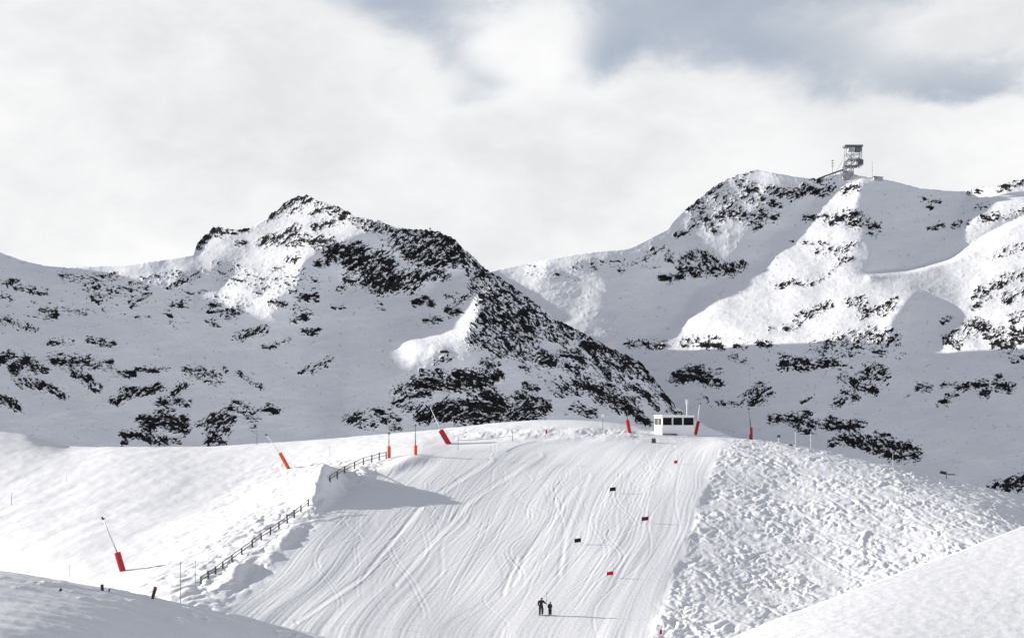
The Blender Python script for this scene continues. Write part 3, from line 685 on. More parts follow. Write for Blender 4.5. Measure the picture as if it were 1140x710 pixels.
# coarse evaluation of the spline, then enlarged
cxs = np.arange(-280, 1421, 10.0); cys = np.linspace(hY[0], 580, 180)
cz = hill_f(*np.meshgrid(cxs, cys))
fx = (HX - cxs[0]) / 10.0; fy = (HYY - cys[0]) / (cys[1] - cys[0])
ix = np.clip(fx.astype(int), 0, len(cxs) - 2); iy = np.clip(fy.astype(int), 0, len(cys) - 2)
tx = fx - ix; ty = fy - iy
HZ = (cz[iy, ix] * (1 - tx) + cz[iy, ix + 1] * tx) * (1 - ty) + (cz[iy + 1, ix] * (1 - tx) + cz[iy + 1, ix + 1] * tx) * ty
# bring the skyline of the hill to its row
kk = np.exp(-0.5 * (np.arange(-40, 41) / 16.0) ** 2); kk /= kk.sum()
k3 = np.exp(-0.5 * (np.arange(-100, 101) / 38.0) ** 2); k3 /= k3.sum()
k2 = np.exp(-0.5 * (np.arange(-15, 16) / 5.0) ** 2); k2 /= k2.sum()
vt = (HY - np.interp(hx, [s[0] for s in HILL_SKY], [s[1] for s in HILL_SKY])) / F
vt = np.convolve(np.pad(vt, 15, mode='edge'), k2, 'valid')
yc_t = np.interp(hx, [-280, 0, 235, 430, 600, 700, 835, 1000, 1140, 1420], [380, 345, 322, 305, 297, 285, 257, 232, 214, 190])
for it in range(5):
    ratio = HZ / HYY
    ratio[(HYY < yc_t[None] - 45) | (HYY > yc_t[None] + 45)] = -9
    ci = ratio.argmax(0)
    dv = vt - ratio.max(0)
    slow = np.convolve(np.pad(dv, 100, mode='edge'), k3, 'valid')
    HZ = HZ + slow[None] * HYY * sstep(0.55, 0.98, HYY / yc_t[None])
    if it >= 2:
        fast = np.convolve(np.pad(dv - slow, 15, mode='edge'), k2, 'valid')
        HZ = HZ + fast[None] * HYY * sstep(0.86, 0.985, HYY / yc_t[None])
yc = yc_t
P0 = HY - HZ / HYY * F      # base rows used to lay out features
WXm = (HX - CX) / F * HYY    # metres

def bump(px, py, rx, ry, h, rot=0):
    a = R(rot); dx = HX - px; dy = P0 - py
    u = (dx * math.cos(a) + dy * math.sin(a)) / rx; v = (-dx * math.sin(a) + dy * math.cos(a)) / ry
    return h * np.exp(-(u * u + v * v))

front = (HYY < yc[None] * 1.05)
# limits of the groomed piste
LE = [(462, 640), (478, 560), (492, 480), (505, 440), (520, 425), (545, 400), (565, 372), (600, 335), (650, 285), (700, 225), (800, 150)]
RE = [(462, 700), (480, 790), (492, 818), (500, 806), (520, 795), (560, 780), (600, 768), (650, 748), (700, 728), (800, 700)]
left_e = np.interp(P0, [a for a, b in LE], [b for a, b in LE])
right_e = np.interp(P0, [a for a, b in RE], [b for a, b in RE])
wobl = 5 * perlin(HX / 30, P0 / 22, 71) + 2.5 * perlin(HX / 9, P0 / 7, 72)
inL = sstep(-10, 12, HX + wobl * 1.6 - left_e)
inR = sstep(-5, 4, right_e - HX - wobl * 0.7)
piste = inL * inR * sstep(478, 492, P0 + 0 * HX)
mog = (1 - inR) * sstep(484, 494, P0 + wobl * .6)
rough_left = np.clip(1 - inL, 0, 1) * np.exp(-((HX - left_e + 45) / 75.0) ** 2) * sstep(500, 520, P0)
rough_top = np.exp(-((P0 - 483) / 7.0) ** 2) * sstep(470, 520, HX) * (1 - sstep(700, 730, HX))
plateau = (1 - inL) * (1 - rough_left)

det = np.zeros_like(HZ)
# moguls and cut-up off-piste snow
SCM = 0.74
wxm = (WXm + 0.7 * perlin(WXm / 3.1, HYY / 5.5, 81)) / SCM; wym = (HYY + 1.5 * perlin(WXm / 2.6, HYY / 5, 82)) / SCM
ang = R(18); mu = wxm * math.cos(ang) + wym * 0.55 * math.sin(ang); mv = -wxm * math.sin(ang) + wym * 0.55 * math.cos(ang)
m1 = perlin(mu / 2.3, mv / 1.8, 83); m2 = perlin(mu / 1.15, mv / 0.95, 84); m3 = perlin(mu / 0.6, mv / 0.5, 85)
m4 = perlin((mu + mv) / 0.75 + 3, (mv - mu) / 2.2, 88); m5 = perlin((mu - mv) / 0.7, (mv + mu) / 2.4, 89)
calm = 0.50 + 0.72 * sstep(-.45, .4, perlin(WXm / 6.5, HYY / 9, 94) + .5 * perlin(WXm / 2.8, HYY / 4, 193))
rid = calm * (0.13 * m1 + 0.10 * m2 - 0.05 * np.abs(m2) + 0.075 * np.maximum(m4, -.1) + 0.06 * np.maximum(m5, -.1) + 0.05 * m3 + 0.02 * perlin(mu / 0.32, mv / 0.3, 90))
big = perlin(WXm / 8, HYY / 12, 86)
rid = rid * 0.95
ruts = np.zeros_like(HZ)
rr = np.random.RandomState(21)
for k in range(34):
    x0 = rr.uniform(760, 1180); y0 = rr.uniform(500, 640); ln = rr.uniform(30, 110); sl_ = rr.uniform(.25, .75) * rr.choice([1, 1, -1])
    pts = [(x0 + ln * t, y0 + ln * t * sl_ + 3 * math.sin(t * 5 + k)) for t in (0, .25, .5, .75, 1)]
    ruts -= 0.10 * stroke_field(HX, P0, [(pts, .9, 1.0)]) - 0.06 * stroke_field(HX - 1.5, P0 + 1.2, [(pts, .9, 1.0)])
det += 0.3 * mog * ruts
det += mog * (rid * (0.85 + 0.35 * big) * 1.0 + 0.15 * big)
det += np.clip(rough_left, 0, 1) * (0.8 * rid + 0.16 * m1)
det += rough_top * (0.8 * rid + 0.35 * perlin(WXm / 5, HYY / 5, 87))
# sastrugi on the open snow to the left
det += plateau * (0.10 * perlin(WXm / 7, HYY / 9, 91) + 0.05 * perlin(WXm / 2.4 + HYY / 9, HYY / 4, 92) + 0.02 * perlin(WXm / 1.1, HYY / 2.2, 93)) * (HYY > 120)
# the bank and drifts along the fence
det += bump(352, 546, 20, 12, 2.0, -38) + bump(364, 541, 16, 10, 0.8, -38) + bump(378, 533, 16, 9, 0.5, -30) + bump(360, 550, 18, 9, 1.6, -38)
det += bump(318, 600, 24, 7, 0.6, -40) + bump(262, 640, 22, 8, 0.9, -40) + bump(300, 622, 12, 5, .35) + bump(440, 520, 20, 5, 0.45, -15)
det += bump(405, 528, 12, 5, .5) + bump(460, 512, 18, 5, .5, -10)
# piste: rolls, groomer corduroy, ski tracks
lat = (HX - left_e) / np.maximum(right_e - left_e, 1)
lat = lat + 0.022 * perlin(lat * 2.2, HYY / 34, 61) + 0.010 * perlin(lat * 5, HYY / 18, 62)
pm = piste * front
det += pm * (0.20 * perlin(WXm / 14, HYY / 22, 95) + 0.05 * perlin(lat * 14, HYY / 30, 96))
cord = 0.016 * perlin(lat * 150, HYY / 25, 97) + 0.012 * perlin(lat * 70, HYY / 40, 98) + 0.045 * perlin(lat * 22, HYY / 30, 99)
det += pm * cord * (0.5 + 0.6 * sstep(-.3, .5, perlin(lat * 6, HYY / 26, 100)))
rng = np.random.RandomState(5)
trk = np.zeros_like(HZ)
def add_track(s0, drift, amp, wl, ph, ya, yb, wd, dep, gap=0.0):
    r0 = np.searchsorted(hY, ya); r1 = np.searchsorted(hY, yb)
    for i in range(r0, r1):
        Y = hY[i]
        tt = (Y - ya) / max(1e-3, (yb - ya))
        pyr = P0[i, 300:1130:10].mean()
        # lateral coordinate of the track in this row -> column
        s = s0 + drift * (1 - tt) + amp * math.sin(Y / wl * 6.283 + ph) * (0.7 + 0.3 * math.sin(Y / wl * 1.7 + ph * 2))
        cols = lat[i]
        j = np.searchsorted(cols, s)
        if j < 3 or j > len(cols) - 4:
            continue
        x0 = WXm[i, j - 1] + (WXm[i, j] - WXm[i, j - 1]) * ((s - cols[j - 1]) / max(1e-9, cols[j] - cols[j - 1]))
        lo = max(0, j - 14); hi = min(len(cols), j + 14)
        env = min(1, tt * 8, (1 - tt) * 8)
        for off in ((0.0,) if gap == 0 else (-gap / 2, gap / 2)):
            d = (WXm[i, lo:hi] - x0 - off) / wd
            trk[i, lo:hi] += env * dep * (-np.exp(-d * d) + 0.6 * np.exp(-((d - 1.6) / 0.8) ** 2) + 0.25 * np.exp(-((d + 1.6) / 0.8) ** 2))
for k in range(46):   # long straightish lines down the fall line
    a = rng.uniform(138, 190); b = min(262, a + rng.uniform(35, 110))
    add_track(rng.uniform(.03, .97), rng.uniform(-.10, .10), rng.uniform(0, .012), rng.uniform(25, 60), rng.uniform(0, 6.3), a, b,
              rng.uniform(.09, .2), rng.uniform(.02, .055), gap=rng.choice([0, 0, .5, .9]))
for k in range(42):   # linked turns
    a = rng.uniform(130, 215); b = min(262, a + rng.uniform(30, 100))
    add_track(rng.uniform(.08, .92), rng.uniform(-.12, .12), rng.uniform(.02, .075), rng.uniform(20, 48), rng.uniform(0, 6.3), a, b,
              rng.uniform(.12, .25), rng.uniform(.02, .05), gap=rng.choice([0, .45, .6]))
for k in range(24):   # wide swings cutting across the fall line
    a = rng.uniform(140, 215); b = min(262, a + rng.uniform(18, 45))
    add_track(rng.uniform(.12, .85), rng.uniform(-.3, .3), rng.uniform(.08, .14), rng.uniform(40, 70), rng.uniform(0, 6.3), a, b,
              rng.uniform(.12, .3), rng.uniform(.02, .05), gap=rng.choice([0, .5, .5]))
det += 0.29 * trk * pm
for (pts, dep, wdm) in [([(545, 512), (470, 562), (405, 640), (330, 692)], .16, .5), ([(575, 622), (560, 660)], .10, .5),
                        ([(600, 506), (520, 560), (440, 650)], .12, .5), ([(640, 545), (590, 610), (570, 650)], .08, .4), ([(655, 530), (630, 590), (622, 640)], .08, .4)]:
    d = stroke_field(HX, P0, [(pts, 2.0, 1.0)])
    d2 = stroke_field(HX - 4, P0, [(pts, 2.5, 1.0)])
    det += 0.28 * pm * dep * (-d + 0.7 * d2)
# furrows of the groomed road on the far left shoulder
det += plateau * 0.05 * perlin(WXm / 3.0 - HYY / 26, HYY / 60, 77) * sstep(500, 540, P0)
# raised lip between piste and moguls
det += 0.05 * np.exp(-((HX + wobl - right_e) / 5.0) ** 2) * sstep(488, 500, P0) * front
HZ = HZ + det * np.where(HYY > yc[None] * 1.15, 0.3, 1.0)
co = np.stack([WXm, HYY, HZ], -1)
M_snow = snow_mat('piste_snow', 2.2, 0.035)
grid_mesh('snow_slope', co, None, M_snow)

HR = HZ / HYY
def ground(px, py, lift=0.0):
    """point of the hill seen at this column and row"""
    j = int(round(px - hx[0])); v = (HY - py) / F
    c = HR[:, j]
    hit = np.nonzero(c >= v)[0]
    hit = hit[hit > 0]
    i = hit[0] if len(hit) else int(np.where(hY < 400, c, -9).argmax())
    Y = hY[i]
    return Vector(((px - CX) / F * Y, Y, HZ[i, j] + lift))

def ground_z(x, y):
    px = x / y * F + CX
    j = int(np.clip(round(px - hx[0]), 0, len(hx) - 1)); i = int(np.clip(np.searchsorted(hY, y), 1, len(hY) - 1))
    t = (y - hY[i - 1]) / (hY[i] - hY[i - 1])
    return float(HZ[i - 1, j] * (1 - t) + HZ[i, j] * t)

# ------------------------------------------------------------------ near snow banks (one sheet, dipping below the frame in the middle)
NEAR_SKY = [(-300, 585), (-100, 618), (0, 635), (60, 643.5), (120, 655), (170, 664), (230, 676.5), (300, 694), (345, 705), (420, 728), (580, 790),
            (700, 765), (800, 716), (860, 691), (940, 661), (1000, 639), (1070, 613), (1140, 586), (1250, 548), (1440, 490)]
nf = tps([(0, 636), (170, 664), (345, 706), (0, 710), (170, 740), (345, 780), (580, 792), (580, 950), (0, 950), (-300, 600), (-300, 950),
          (800, 717), (940, 662), (1140, 587), (940, 710), (1140, 710), (1140, 950), (1440, 500), (1440, 950), (800, 950)],
         [1 / a for a in (78, 80, 80, 54, 60, 66, 50, 34, 34, 90, 40, 54, 61, 74, 52, 51, 26, 98, 28, 25)], 1e-4)
npx = np.arange(-300, 1441, 1.5)
nsky = np.interp(npx, [a for a, b in NEAR_SKY], [b for a, b in NEAR_SKY])
kn = np.exp(-0.5 * (np.arange(-12, 13) / 5.0) ** 2); kn /= kn.sum()
nsky = np.convolve(np.pad(nsky, 12, mode='edge'), kn, 'valid')
tn = np.linspace(0, 1, 300)[:, None] ** 1.25
NPX = np.repeat(npx[None], 300, 0)
NPY = nsky[None] * (1 - tn) + 980 * tn
NY = 1 / np.maximum(nf(NPX, NPY), 1 / 130)
cn = np.stack([(NPX - CX) / F * NY, NY, (HY - NPY) / F * NY], -1)
isl = 1 - sstep(430, 560, NPX)
dz = (0.03 + 0.07 * isl) * perlin(cn[..., 0] / 5.0, cn[..., 1] / (5.0 - 2.8 * isl), 201) + 0.05 * isl * perlin(cn[..., 0] / 3.0, cn[..., 1] / 0.9, 202) + 0.012 * fbm(cn[..., 0] / 0.6, cn[..., 1] / 0.5, 3, 203)
lump = sstep(.15, .6, perlin(cn[..., 0] / 1.5, cn[..., 1] / 2.0, 204)) * isl * np.exp(-((NPY - nsky[None] - 12) / 14.0) ** 2)
dz += 0.10 * lump * (0.6 + fbm(cn[..., 0] / .5, cn[..., 1] / .6, 2, 205))
dz += (1 - isl) * 0.007 * fbm(cn[..., 0] / 0.7, cn[..., 1] / 0.9, 3, 206) * sstep(8, 60, NPY - nsky[None])
cn[..., 2] += dz
topn = cn[0].copy(); bk = []
for dy, dzz in ((26, -16), (12, -6.2), (5, -2.0), (2, -.6), (.7, -.12)):
    b = topn.copy(); b[:, 1] += dy; b[:, 2] += dzz
    bk.append(b)
cn = np.concatenate([np.stack(bk), cn], 0)
M_near = snow_mat('drifted_snow', 5.0, 0.012)
grid_mesh('snow_bank', cn, None, M_near, flip=True)

# ------------------------------------------------------------------ ground sheet out to the horizon
gx = np.linspace(-16000, 16000, 41); gy = np.linspace(-16000, 16000, 41)
GXX, GYY = np.meshgrid(gx, gy)
grid_mesh('snow_ground', np.stack([GXX, GYY, np.full(GXX.shape, -125.0)], -1), None, snow_mat('valley_snow', 0.02, 0.4))

# ------------------------------------------------------------------ object helpers
def mesh_obj(name, bm, mat, parent=None, smooth=False):
    me = bpy.data.meshes.new(name)
    bm.normal_update()
    bm.to_mesh(me); bm.free()
    if smooth:
        for p in me.polygons:
            p.use_smooth = True
    me.materials.append(mat)
    o = bpy.data.objects.new(name, me)
    C.objects.link(o)
    if parent:
        o.parent = parent
    return o

def thing(name, label, cat, loc=(0, 0, 0), group=None, rz=0.0):
    o = bpy.data.objects.new(name, None)
    C.objects.link(o)
    o.empty_display_size = 0.3
    o.location = loc
    o.rotation_euler = (0, 0, rz)
    o['label'] = label; o['category'] = cat
    if group:
        o['group'] = group
    return o

def tube(bm, a, b, r0, r1=None, n=10, caps=True):
    a = Vector(a); b = Vector(b); r1 = r0 if r1 is None else r1
    ax = (b - a)
    if ax.length < 1e-6:
        return
    q = ax.to_track_quat('Z', 'Y')
    v0, v1 = [], []
    for i in range(n):
        t = 2 * math.pi * i / n
        p = q @ Vector((math.cos(t), math.sin(t), 0))
        v0.append(bm.verts.new(a + p * r0)); v1.append(bm.verts.new(b + p * r1))
    for i in range(n):
        j = (i + 1) % n
        bm.faces.new((v0[i], v0[j], v1[j], v1[i]))
    if caps:
        bm.faces.new(v0[::-1]); bm.faces.new(v1)

def box(bm, c, s, rot=None, bev=0.0):
    m = Matrix.Translation(Vector(c)) @ (rot.to_4x4() if rot is not None else Matrix.Identity(4)) @ Matrix.Diagonal((*s, 1))
    r = bmesh.ops.create_cube(bm, size=1.0, matrix=m)
    if bev > 0:
        es = list({e for v in r['verts'] for e in v.link_edges})
        bmesh.ops.bevel(bm, geom=es, offset=bev, segments=2, affect='EDGES', profile=0.5)

def ball(bm, c, r, sc=(1, 1, 1), seg=12):
    m = Matrix.Translation(Vector(c)) @ Matrix.Diagonal((*sc, 1))
    bmesh.ops.create_uvsphere(bm, u_segments=seg, v_segments=seg // 2 + 2, radius=r, matrix=m)

# materials
M_red = worn('red_padding', (0.40, 0.010, 0.018), .6, var=.3)
M_orange = worn('orange_padding', (0.68, 0.09, 0.02), .55, var=.15)
M_dred = worn('dark_red_padding', (0.22, 0.012, 0.018), .6, var=.3)
M_black = worn('black_plastic', (0.012, 0.012, 0.014), .55, var=.3)
M_steel = worn('galvanised_steel', (0.42, 0.43, 0.45), .4, .7, var=.15)
M_dsteel = worn('dark_steel', (0.07, 0.075, 0.085), .5, .4, var=.2)
M_white = worn('white_paint', (0.80, 0.80, 0.79), .45, var=.04)
M_glass = principled('dark_glass', (0.004, 0.004, 0.005), .35)
M_glass.node_tree.nodes['Principled BSDF'].inputs['Specular IOR Level'].default_value = 0.12
M_wood = worn('weathered_wood', (0.055, 0.045, 0.038), .85, var=.35, scale=9)
M_bamboo = worn('grey_bamboo', (0.16, 0.145, 0.12), .8, var=.25)
M_cloth = worn('dark_ski_clothing', (0.014, 0.016, 0.022), .8, var=.3)
M_skin = worn('skin', (0.52, 0.33, 0.25), .6, var=.05)
M_helmet = worn('dark_helmet', (0.02, 0.02, 0.024), .35, var=.1)
M_iced = worn('iced_concrete', (0.36, 0.36, 0.37), .8, var=.55, scale=.25)
M_rope = worn('rope_fibre', (0.12, 0.11, 0.11), .8, var=.2)

def at(px, py, Y):
    return Vector(V3(px, py, Y))

# ------------------------------------------------------------------ start hut
def start_hut():
    g = ground(752, 484.5)
    Y = g.y
    m = Y / F                                 # metres per pixel
    x0, x1 = (737 - CX) * m, (772.5 - CX) * m
    zb = (HY - 484.5) * m - 0.35
    zt = (HY - 464.3) * m
    zr = (HY - 462.2) * m
    W = x1 - x0; D = 4.6
    # the left wall runs back and to the left, as the hut is seen over its left front corner
    sh = Vector(((728.5 - 737 + 2.9) * m, 0, 0))
    t = thing('start_hut', 'white cabin with a row of dark windows standing at the top of the piste', 'hut', ((x0 + x1) / 2, Y, zb))
    def P(u, d, z):       # u along the front 0..1, d depth 0..1
        return Vector((x0 + u * W + sh.x * d - (x0 + x1) / 2, d * D, z - zb))
    def hexa(bm, u0, u1, d0, d1, z0, z1):
        v = [bm.verts.new(P(u, d, z)) for z in (z0, z1) for (u, d) in ((u0, d0), (u1, d0), (u1, d1), (u0, d1))]
        for f in ((3, 2, 1, 0), (4, 5, 6, 7), (0, 1, 5, 4), (1, 2, 6, 5), (2, 3, 7, 6), (3, 0, 4, 7)):
            bm.faces.new([v[i] for i in f])
    bm = bmesh.new(); hexa(bm, 0, 1, 0, 1, zb - .5, zt)
    mesh_obj('wall', bm, M_white, t)
    bm = bmesh.new(); hexa(bm, -.012, 1.012, -.03, 1.03, zt + .003, zr)
    mesh_obj('roof', bm, M_white, t)
    zs0, zs1 = (HY - 473.0) * m, (HY - 464.8) * m
    for (a, b) in ((.02, .30), (.345, .625), (.67, .985)):
        bm = bmesh.new(); hexa(bm, a, b, -.02, .01, zs0, zs1)
        wdw = mesh_obj('window', bm, M_glass, t)
        bm = bmesh.new()
        for (u0, u1, q0, q1) in ((a - .012, a - .001, zs0, zs1), (b + .001, b + .012, zs0, zs1), (a - .012, b + .012, zs0 - .12, zs0 - .004)):
            hexa(bm, u0, u1, -.032, .008, q0, q1)
        mesh_obj('frame', bm, M_white, wdw)
    M_rw = worn('reddish_window', (.030, .008, .008), .5, var=.3)  # dark reddish panes of the two side windows
    for (a, b) in ((.08, .45), (.55, .92)):
        bm = bmesh.new(); hexa(bm, -.012, .004, a, b, zs0, zs1 - .15)
        mesh_obj('side_window', bm, M_rw, t)
    bm = bmesh.new(); hexa(bm, .0, .45, -.12, -.02, zb - .3, (HY - 482.6) * m)
    mesh_obj('step', bm, M_dsteel, t)
    return t
start_hut()

# ------------------------------------------------------------------ snow lances and padded posts
def lance(label, base, padtop, tip, width, mat, round_=True, thick=None, lance_mat=None, head=True, sink=0.5, group='snow lances with padded feet', name='snow_lance', cat='snow lance'):
    g = ground(*base)
    Y = g.y; m = Y / F
    t = thing(name, label, cat, g, group)
    a = g - g
    d = (at(padtop[0], padtop[1], Y) - g)
    wv = width * m
    ax = d.normalized()
    bm = bmesh.new()
    if round_:
        tube(bm, a - ax * sink, d, wv / 2, wv / 2, 16)
        for k in range(1, 4):
            c = a + (d - a) * (k / 4.0)
            tube(bm, c - ax * .05, c + ax * .05, wv / 2 + .02, wv / 2 + .02, 16)
        mesh_obj('padding', bm, mat, t, smooth=False)
    else:
        rot = ax.to_track_quat('Z', 'Y').to_matrix()
        L = (d - a).length
        box(bm, (a + d) / 2, (wv, thick or wv * .6, L), rot, bev=min(.12, wv * .18))
        mesh_obj('padding', bm, mat, t)
    if tip is not None:
        tp = at(tip[0], tip[1], Y) - g
        bm = bmesh.new(); tube(bm, d - ax * .1, tp, .085, .045, 8)
        mesh_obj('lance', bm, lance_mat or M_steel, t, smooth=True)
        if head:
            bm = bmesh.new()
            a2 = (tp - d).normalized()
            tube(bm, tp - a2 * .15, tp + a2 * .25, .13, .10, 10)
            tube(bm, tp - Vector((.32, 0, 0)), tp + Vector((.32, 0, 0)), .05, .05, 8)
            mesh_obj('nozzle', bm, M_dsteel, t)
    # steel foot
    bm = bmesh.new(); tube(bm, a - ax * .7, a + ax * .06, wv * .34, wv * .34, 10)
    mesh_obj('foot', bm, M_dsteel, t)
    return t

lance('red padded snow lance leaning left on the slope at lower left', (136.5, 635.5), (130.5, 614.5), (114.5, 577), 7.0, M_red, lance_mat=M_steel)
lance('slim orange padded snow lance leaning left on the open snow', (321.5, 522), (311.5, 504), (296.5, 484), 4.2, M_orange, lance_mat=M_white)
lance('upright red padded snow lance at the upper end of the wooden fence', (433, 510), (433, 496.5), (433, 482.5), 4.0, M_orange, lance_mat=M_dsteel)
lance('upright orange red padded snow lance with a dark head, right of the fence end', (462.5, 506.5), (462.5, 495.5), (462.3, 473.5), 3.8, M_orange, lance_mat=M_dsteel)
lance('broad red padded box leaning left with a pale lance above it', (499.5, 494), (490.5, 478.5), (479, 453), 9.0, M_red, round_=False, lance_mat=M_white, head=False)
lance('short red padded snow lance with a thin dark mast left of the white cabin', (700.8, 482), (698.2, 467.5), (698.5, 458), 4.2, M_red, lance_mat=M_dsteel)
lance('dark red padded snow lance leaning right beside the right end of the cabin', (773.6, 483.5), (777, 468.5), (779, 449), 4.6, M_dred, lance_mat=M_white)
lance('dark red padded snow lance with a dark mast on the crest right of the cabin', (836, 486.5), (835.8, 475.5), (833.5, 455), 4.0, M_dred, lance_mat=M_dsteel)

# white mast behind the cabin
g = ground(769.5, 484)
mg = g + Vector((0, 6.5, 0)); mg.z = ground_z(mg.x, mg.y) - .2
t = thing('weather_mast', 'white mast with a small box on top, rising behind the right end of the cabin', 'mast', mg)
mm = mg.y / F
topz = (HY - 444.5) * mm - mg.z
bm = bmesh.new(); tube(bm, (0, 0, -.4), (0, 0, topz), .10, .08, 8); mesh_obj('pole', bm, M_white, t)
bm = bmesh.new(); box(bm, (.0, -.1, topz - .5), (.42, .3, .9), bev=.04); mesh_obj('cabinet', bm, M_white, t)
bm = bmesh.new(); tube(bm, (-.5, 0, topz), (.4, 0, topz + .05), .04, .04, 6); mesh_obj('crossarm', bm, M_white, t)

# ------------------------------------------------------------------ fences
def fence(label, pts, n, hpx, group):
    g0 = ground(*pts[0])
    t = thing('wooden_fence', label, 'fence', g0, group)
    P = []
    for k in range(n):
        s = k / (n - 1) * (len(pts) - 1); i = min(int(s), len(pts) - 2); f = s - i
        px = pts[i][0] * (1 - f) + pts[i + 1][0] * f; py = pts[i][1] * (1 - f) + pts[i + 1][1] * f
        g = ground(px, py)
        P.append(g)
        h = hpx * g.y / F * random.uniform(.86, 1.12)
        lean = Vector((random.uniform(-.06, .06), 0, 0))
        bm = bmesh.new()
        a = g - g0 - Vector((0, 0, .6)); b = g - g0 + lean + Vector((0, 0, h))
        tube(bm, a, b, .115, .095, 8)
        mesh_obj('post', bm, M_wood, t)
    for frac in (.45, .86):
        bm = bmesh.new()
        for k in range(n - 1):
            h0 = hpx * P[k].y / F * frac; h1 = hpx * P[k + 1].y / F * frac
            tube(bm, P[k] - g0 + Vector((0, -.13, h0 + random.uniform(-.04, .04))), P[k + 1] - g0 + Vector((0, -.13, h1 + random.uniform(-.04, .04))), .05, .05, 6)
        mesh_obj('rail', bm, M_wood, t)
fence('long weathered post and rail fence below the snow mound', [(224, 650), (250, 632), (286, 605), (318, 584), (343, 564)], 14, 8.5, 'wooden fences beside the piste')
fence('short weathered post and rail fence running up to a red padded lance', [(367.5, 539), (381, 528), (400, 519), (416, 514), (430, 510.5)], 8, 8.5, 'wooden fences beside the piste')

# ------------------------------------------------------------------ slalom gates
def gate(label, px, py, pw, ph, mat, pole_mat, py_ground, name='slalom_gate', post=True):
    g = ground(px, py_ground)
    m = g.y / F
    t = thing(name, label, 'ski gate', g, 'slalom gates set on the piste')
    wv, hv = pw * m, ph * m
    zc = (py_ground - py) * m
    top = zc + hv / 2 + .12
    for s in (-1, 1):
        bm = bmesh.new(); tube(bm, (s * wv / 2, 0, -.3), (s * wv / 2 + .04, 0, top + (.75 if s > 0 else 0)), .02, .016, 8)
        mesh_obj('pole', bm, pole_mat, t)
    # a slack cloth panel, a little twisted
    bm = bmesh.new()
    nx, nz = 8, 5
    vv_ = []
    for k in range(nz + 1):
        for i in range(nx + 1):
            u = i / nx; v = k / nz
            x = -wv / 2 + u * wv; z = zc - hv / 2 + v * hv + .10 * (u - .5)
            y = -.03 + .05 * math.sin(u * 3.1) * (1 - .4 * v)
            vv_.append(bm.verts.new((x, y, z)))
    for k in range(nz):
        for i in range(nx):
            a = k * (nx + 1) + i
            bm.faces.new((vv_[a], vv_[a + 1], vv_[a + nx + 2], vv_[a + nx + 1]))
    bmesh.ops.solidify(bm, geom=bm.faces[:], thickness=.02)
    mesh_obj('panel', bm, mat, t)
    return t
M_gred = worn('red_gate_cloth', (0.50, 0.02, 0.02), .7, var=.15)
M_gblk = worn('black_gate_cloth', (0.012, 0.013, 0.018), .7, var=.2)
M_gmix = worn('maroon_gate_cloth', (0.13, 0.02, 0.025), .7, var=.4)
gate('black slalom panel in the upper middle of the piste', 682, 544.3, 6.5, 4.2, M_gblk, M_dsteel, 549)
gate('black slalom panel left of and below the other black one', 643, 601.3, 7, 4.4, M_gblk, M_dsteel, 606)
gate('maroon slalom panel on the right side of the piste', 718, 577.2, 7.4, 4.2, M_gmix, M_dsteel, 582)
gate('bright red slalom panel low on the right of the piste', 679, 638, 7, 4.0, M_gred, M_gred, 642.5)
gate('small pale red slalom gate high on the piste below the cabin', 752.3, 514, 3.6, 3.2, M_gred, M_gred, 517)
gate('small red slalom gate at the bottom edge beside the moguls', 735.5, 704, 2.2, 5.5, M_gred, M_gred, 709)
# speaker-sized grey box near the start
g = ground(727.7, 493)
t = thing('timing_box', 'small dark grey box lying on the snow in front of the cabin', 'box', g)
bm = bmesh.new(); box(bm, (0, 0, .38), (.75, .5, .75), bev=.05); mesh_obj('casing', bm, M_dsteel, t)
bm = bmesh.new(); tube(bm, (-.2, 0, .75), (-.2, 0, .9), .03); tube(bm, (.2, 0, .75), (.2, 0, .9), .03); tube(bm, (-.2, 0, .9), (.2, 0, .9), .03); mesh_obj('handle', bm, M_black, t)

# ------------------------------------------------------------------ marker poles, little flags, signs
def pole(label, px, py0, py1, r=.03, mat=None, lean=0.0, extra=None, group='thin marker poles', name='marker_pole', sink=.4):
    g = ground(px, py0); m = g.y / F
    t = thing(name, label, 'marker pole', g, group)
    h = (py0 - py1) * m
    bm = bmesh.new(); tube(bm, (0, 0, -sink), (lean * h, 0, h), r, r * .8, 8)
    mesh_obj('shaft', bm, mat or M_bamboo, t)
    if extra == 'flag':
        bm = bmesh.new(); box(bm, (.14 + lean * h, 0, h - .32), (.30, .03, .75), bev=.01); mesh_obj('flag', bm, M_red, t)
    elif extra == 'disc':
        bm = bmesh.new(); tube(bm, (0, -.05, h), (0, -.09, h), .34, .34, 18); mesh_obj('disc', bm, M_white, t)
    elif extra == 'cap':
        bm = bmesh.new(); tube(bm, (lean * h, 0, h - .12), (lean * h, 0, h), r * 1.5, r * 1.5, 8); mesh_obj('cap', bm, M_black, t)
    elif extra == 'board':
        bm = bmesh.new(); box(bm, (0, -.06, h - .25), (.55, .04, .5), bev=.01); mesh_obj('board', bm, M_dsteel, t)
    return t
pole('thin grey marker pole standing tall left of the lower fence end', 201, 672, 626, .035, M_bamboo, extra='cap')
pole('thin marker pole between the tall grey pole and the fence', 217.5, 650, 624, .03, M_bamboo, extra='cap')
pole('lone marker pole on the open snow at far left', 12.5, 562, 548, .05, M_bamboo, lean=.06, extra='cap')
pole('short faint marker pole below the dip in the far left skyline', 74, 536, 529, .03, M_bamboo)
pole('faint thin pole left of the red lance at lower left', 77.5, 641, 628, .02, M_bamboo)
pole('dark marker pole on the skyline between orange lance and fence', 286, 495, 479, .05, M_dsteel, extra='cap')
pole('thin pale pole just above the fence on the bright snow', 367, 507, 496, .025, M_bamboo)
pole('post at the left end of the rope above the piste', 510, 501, 488, .05, M_bamboo, extra='cap')
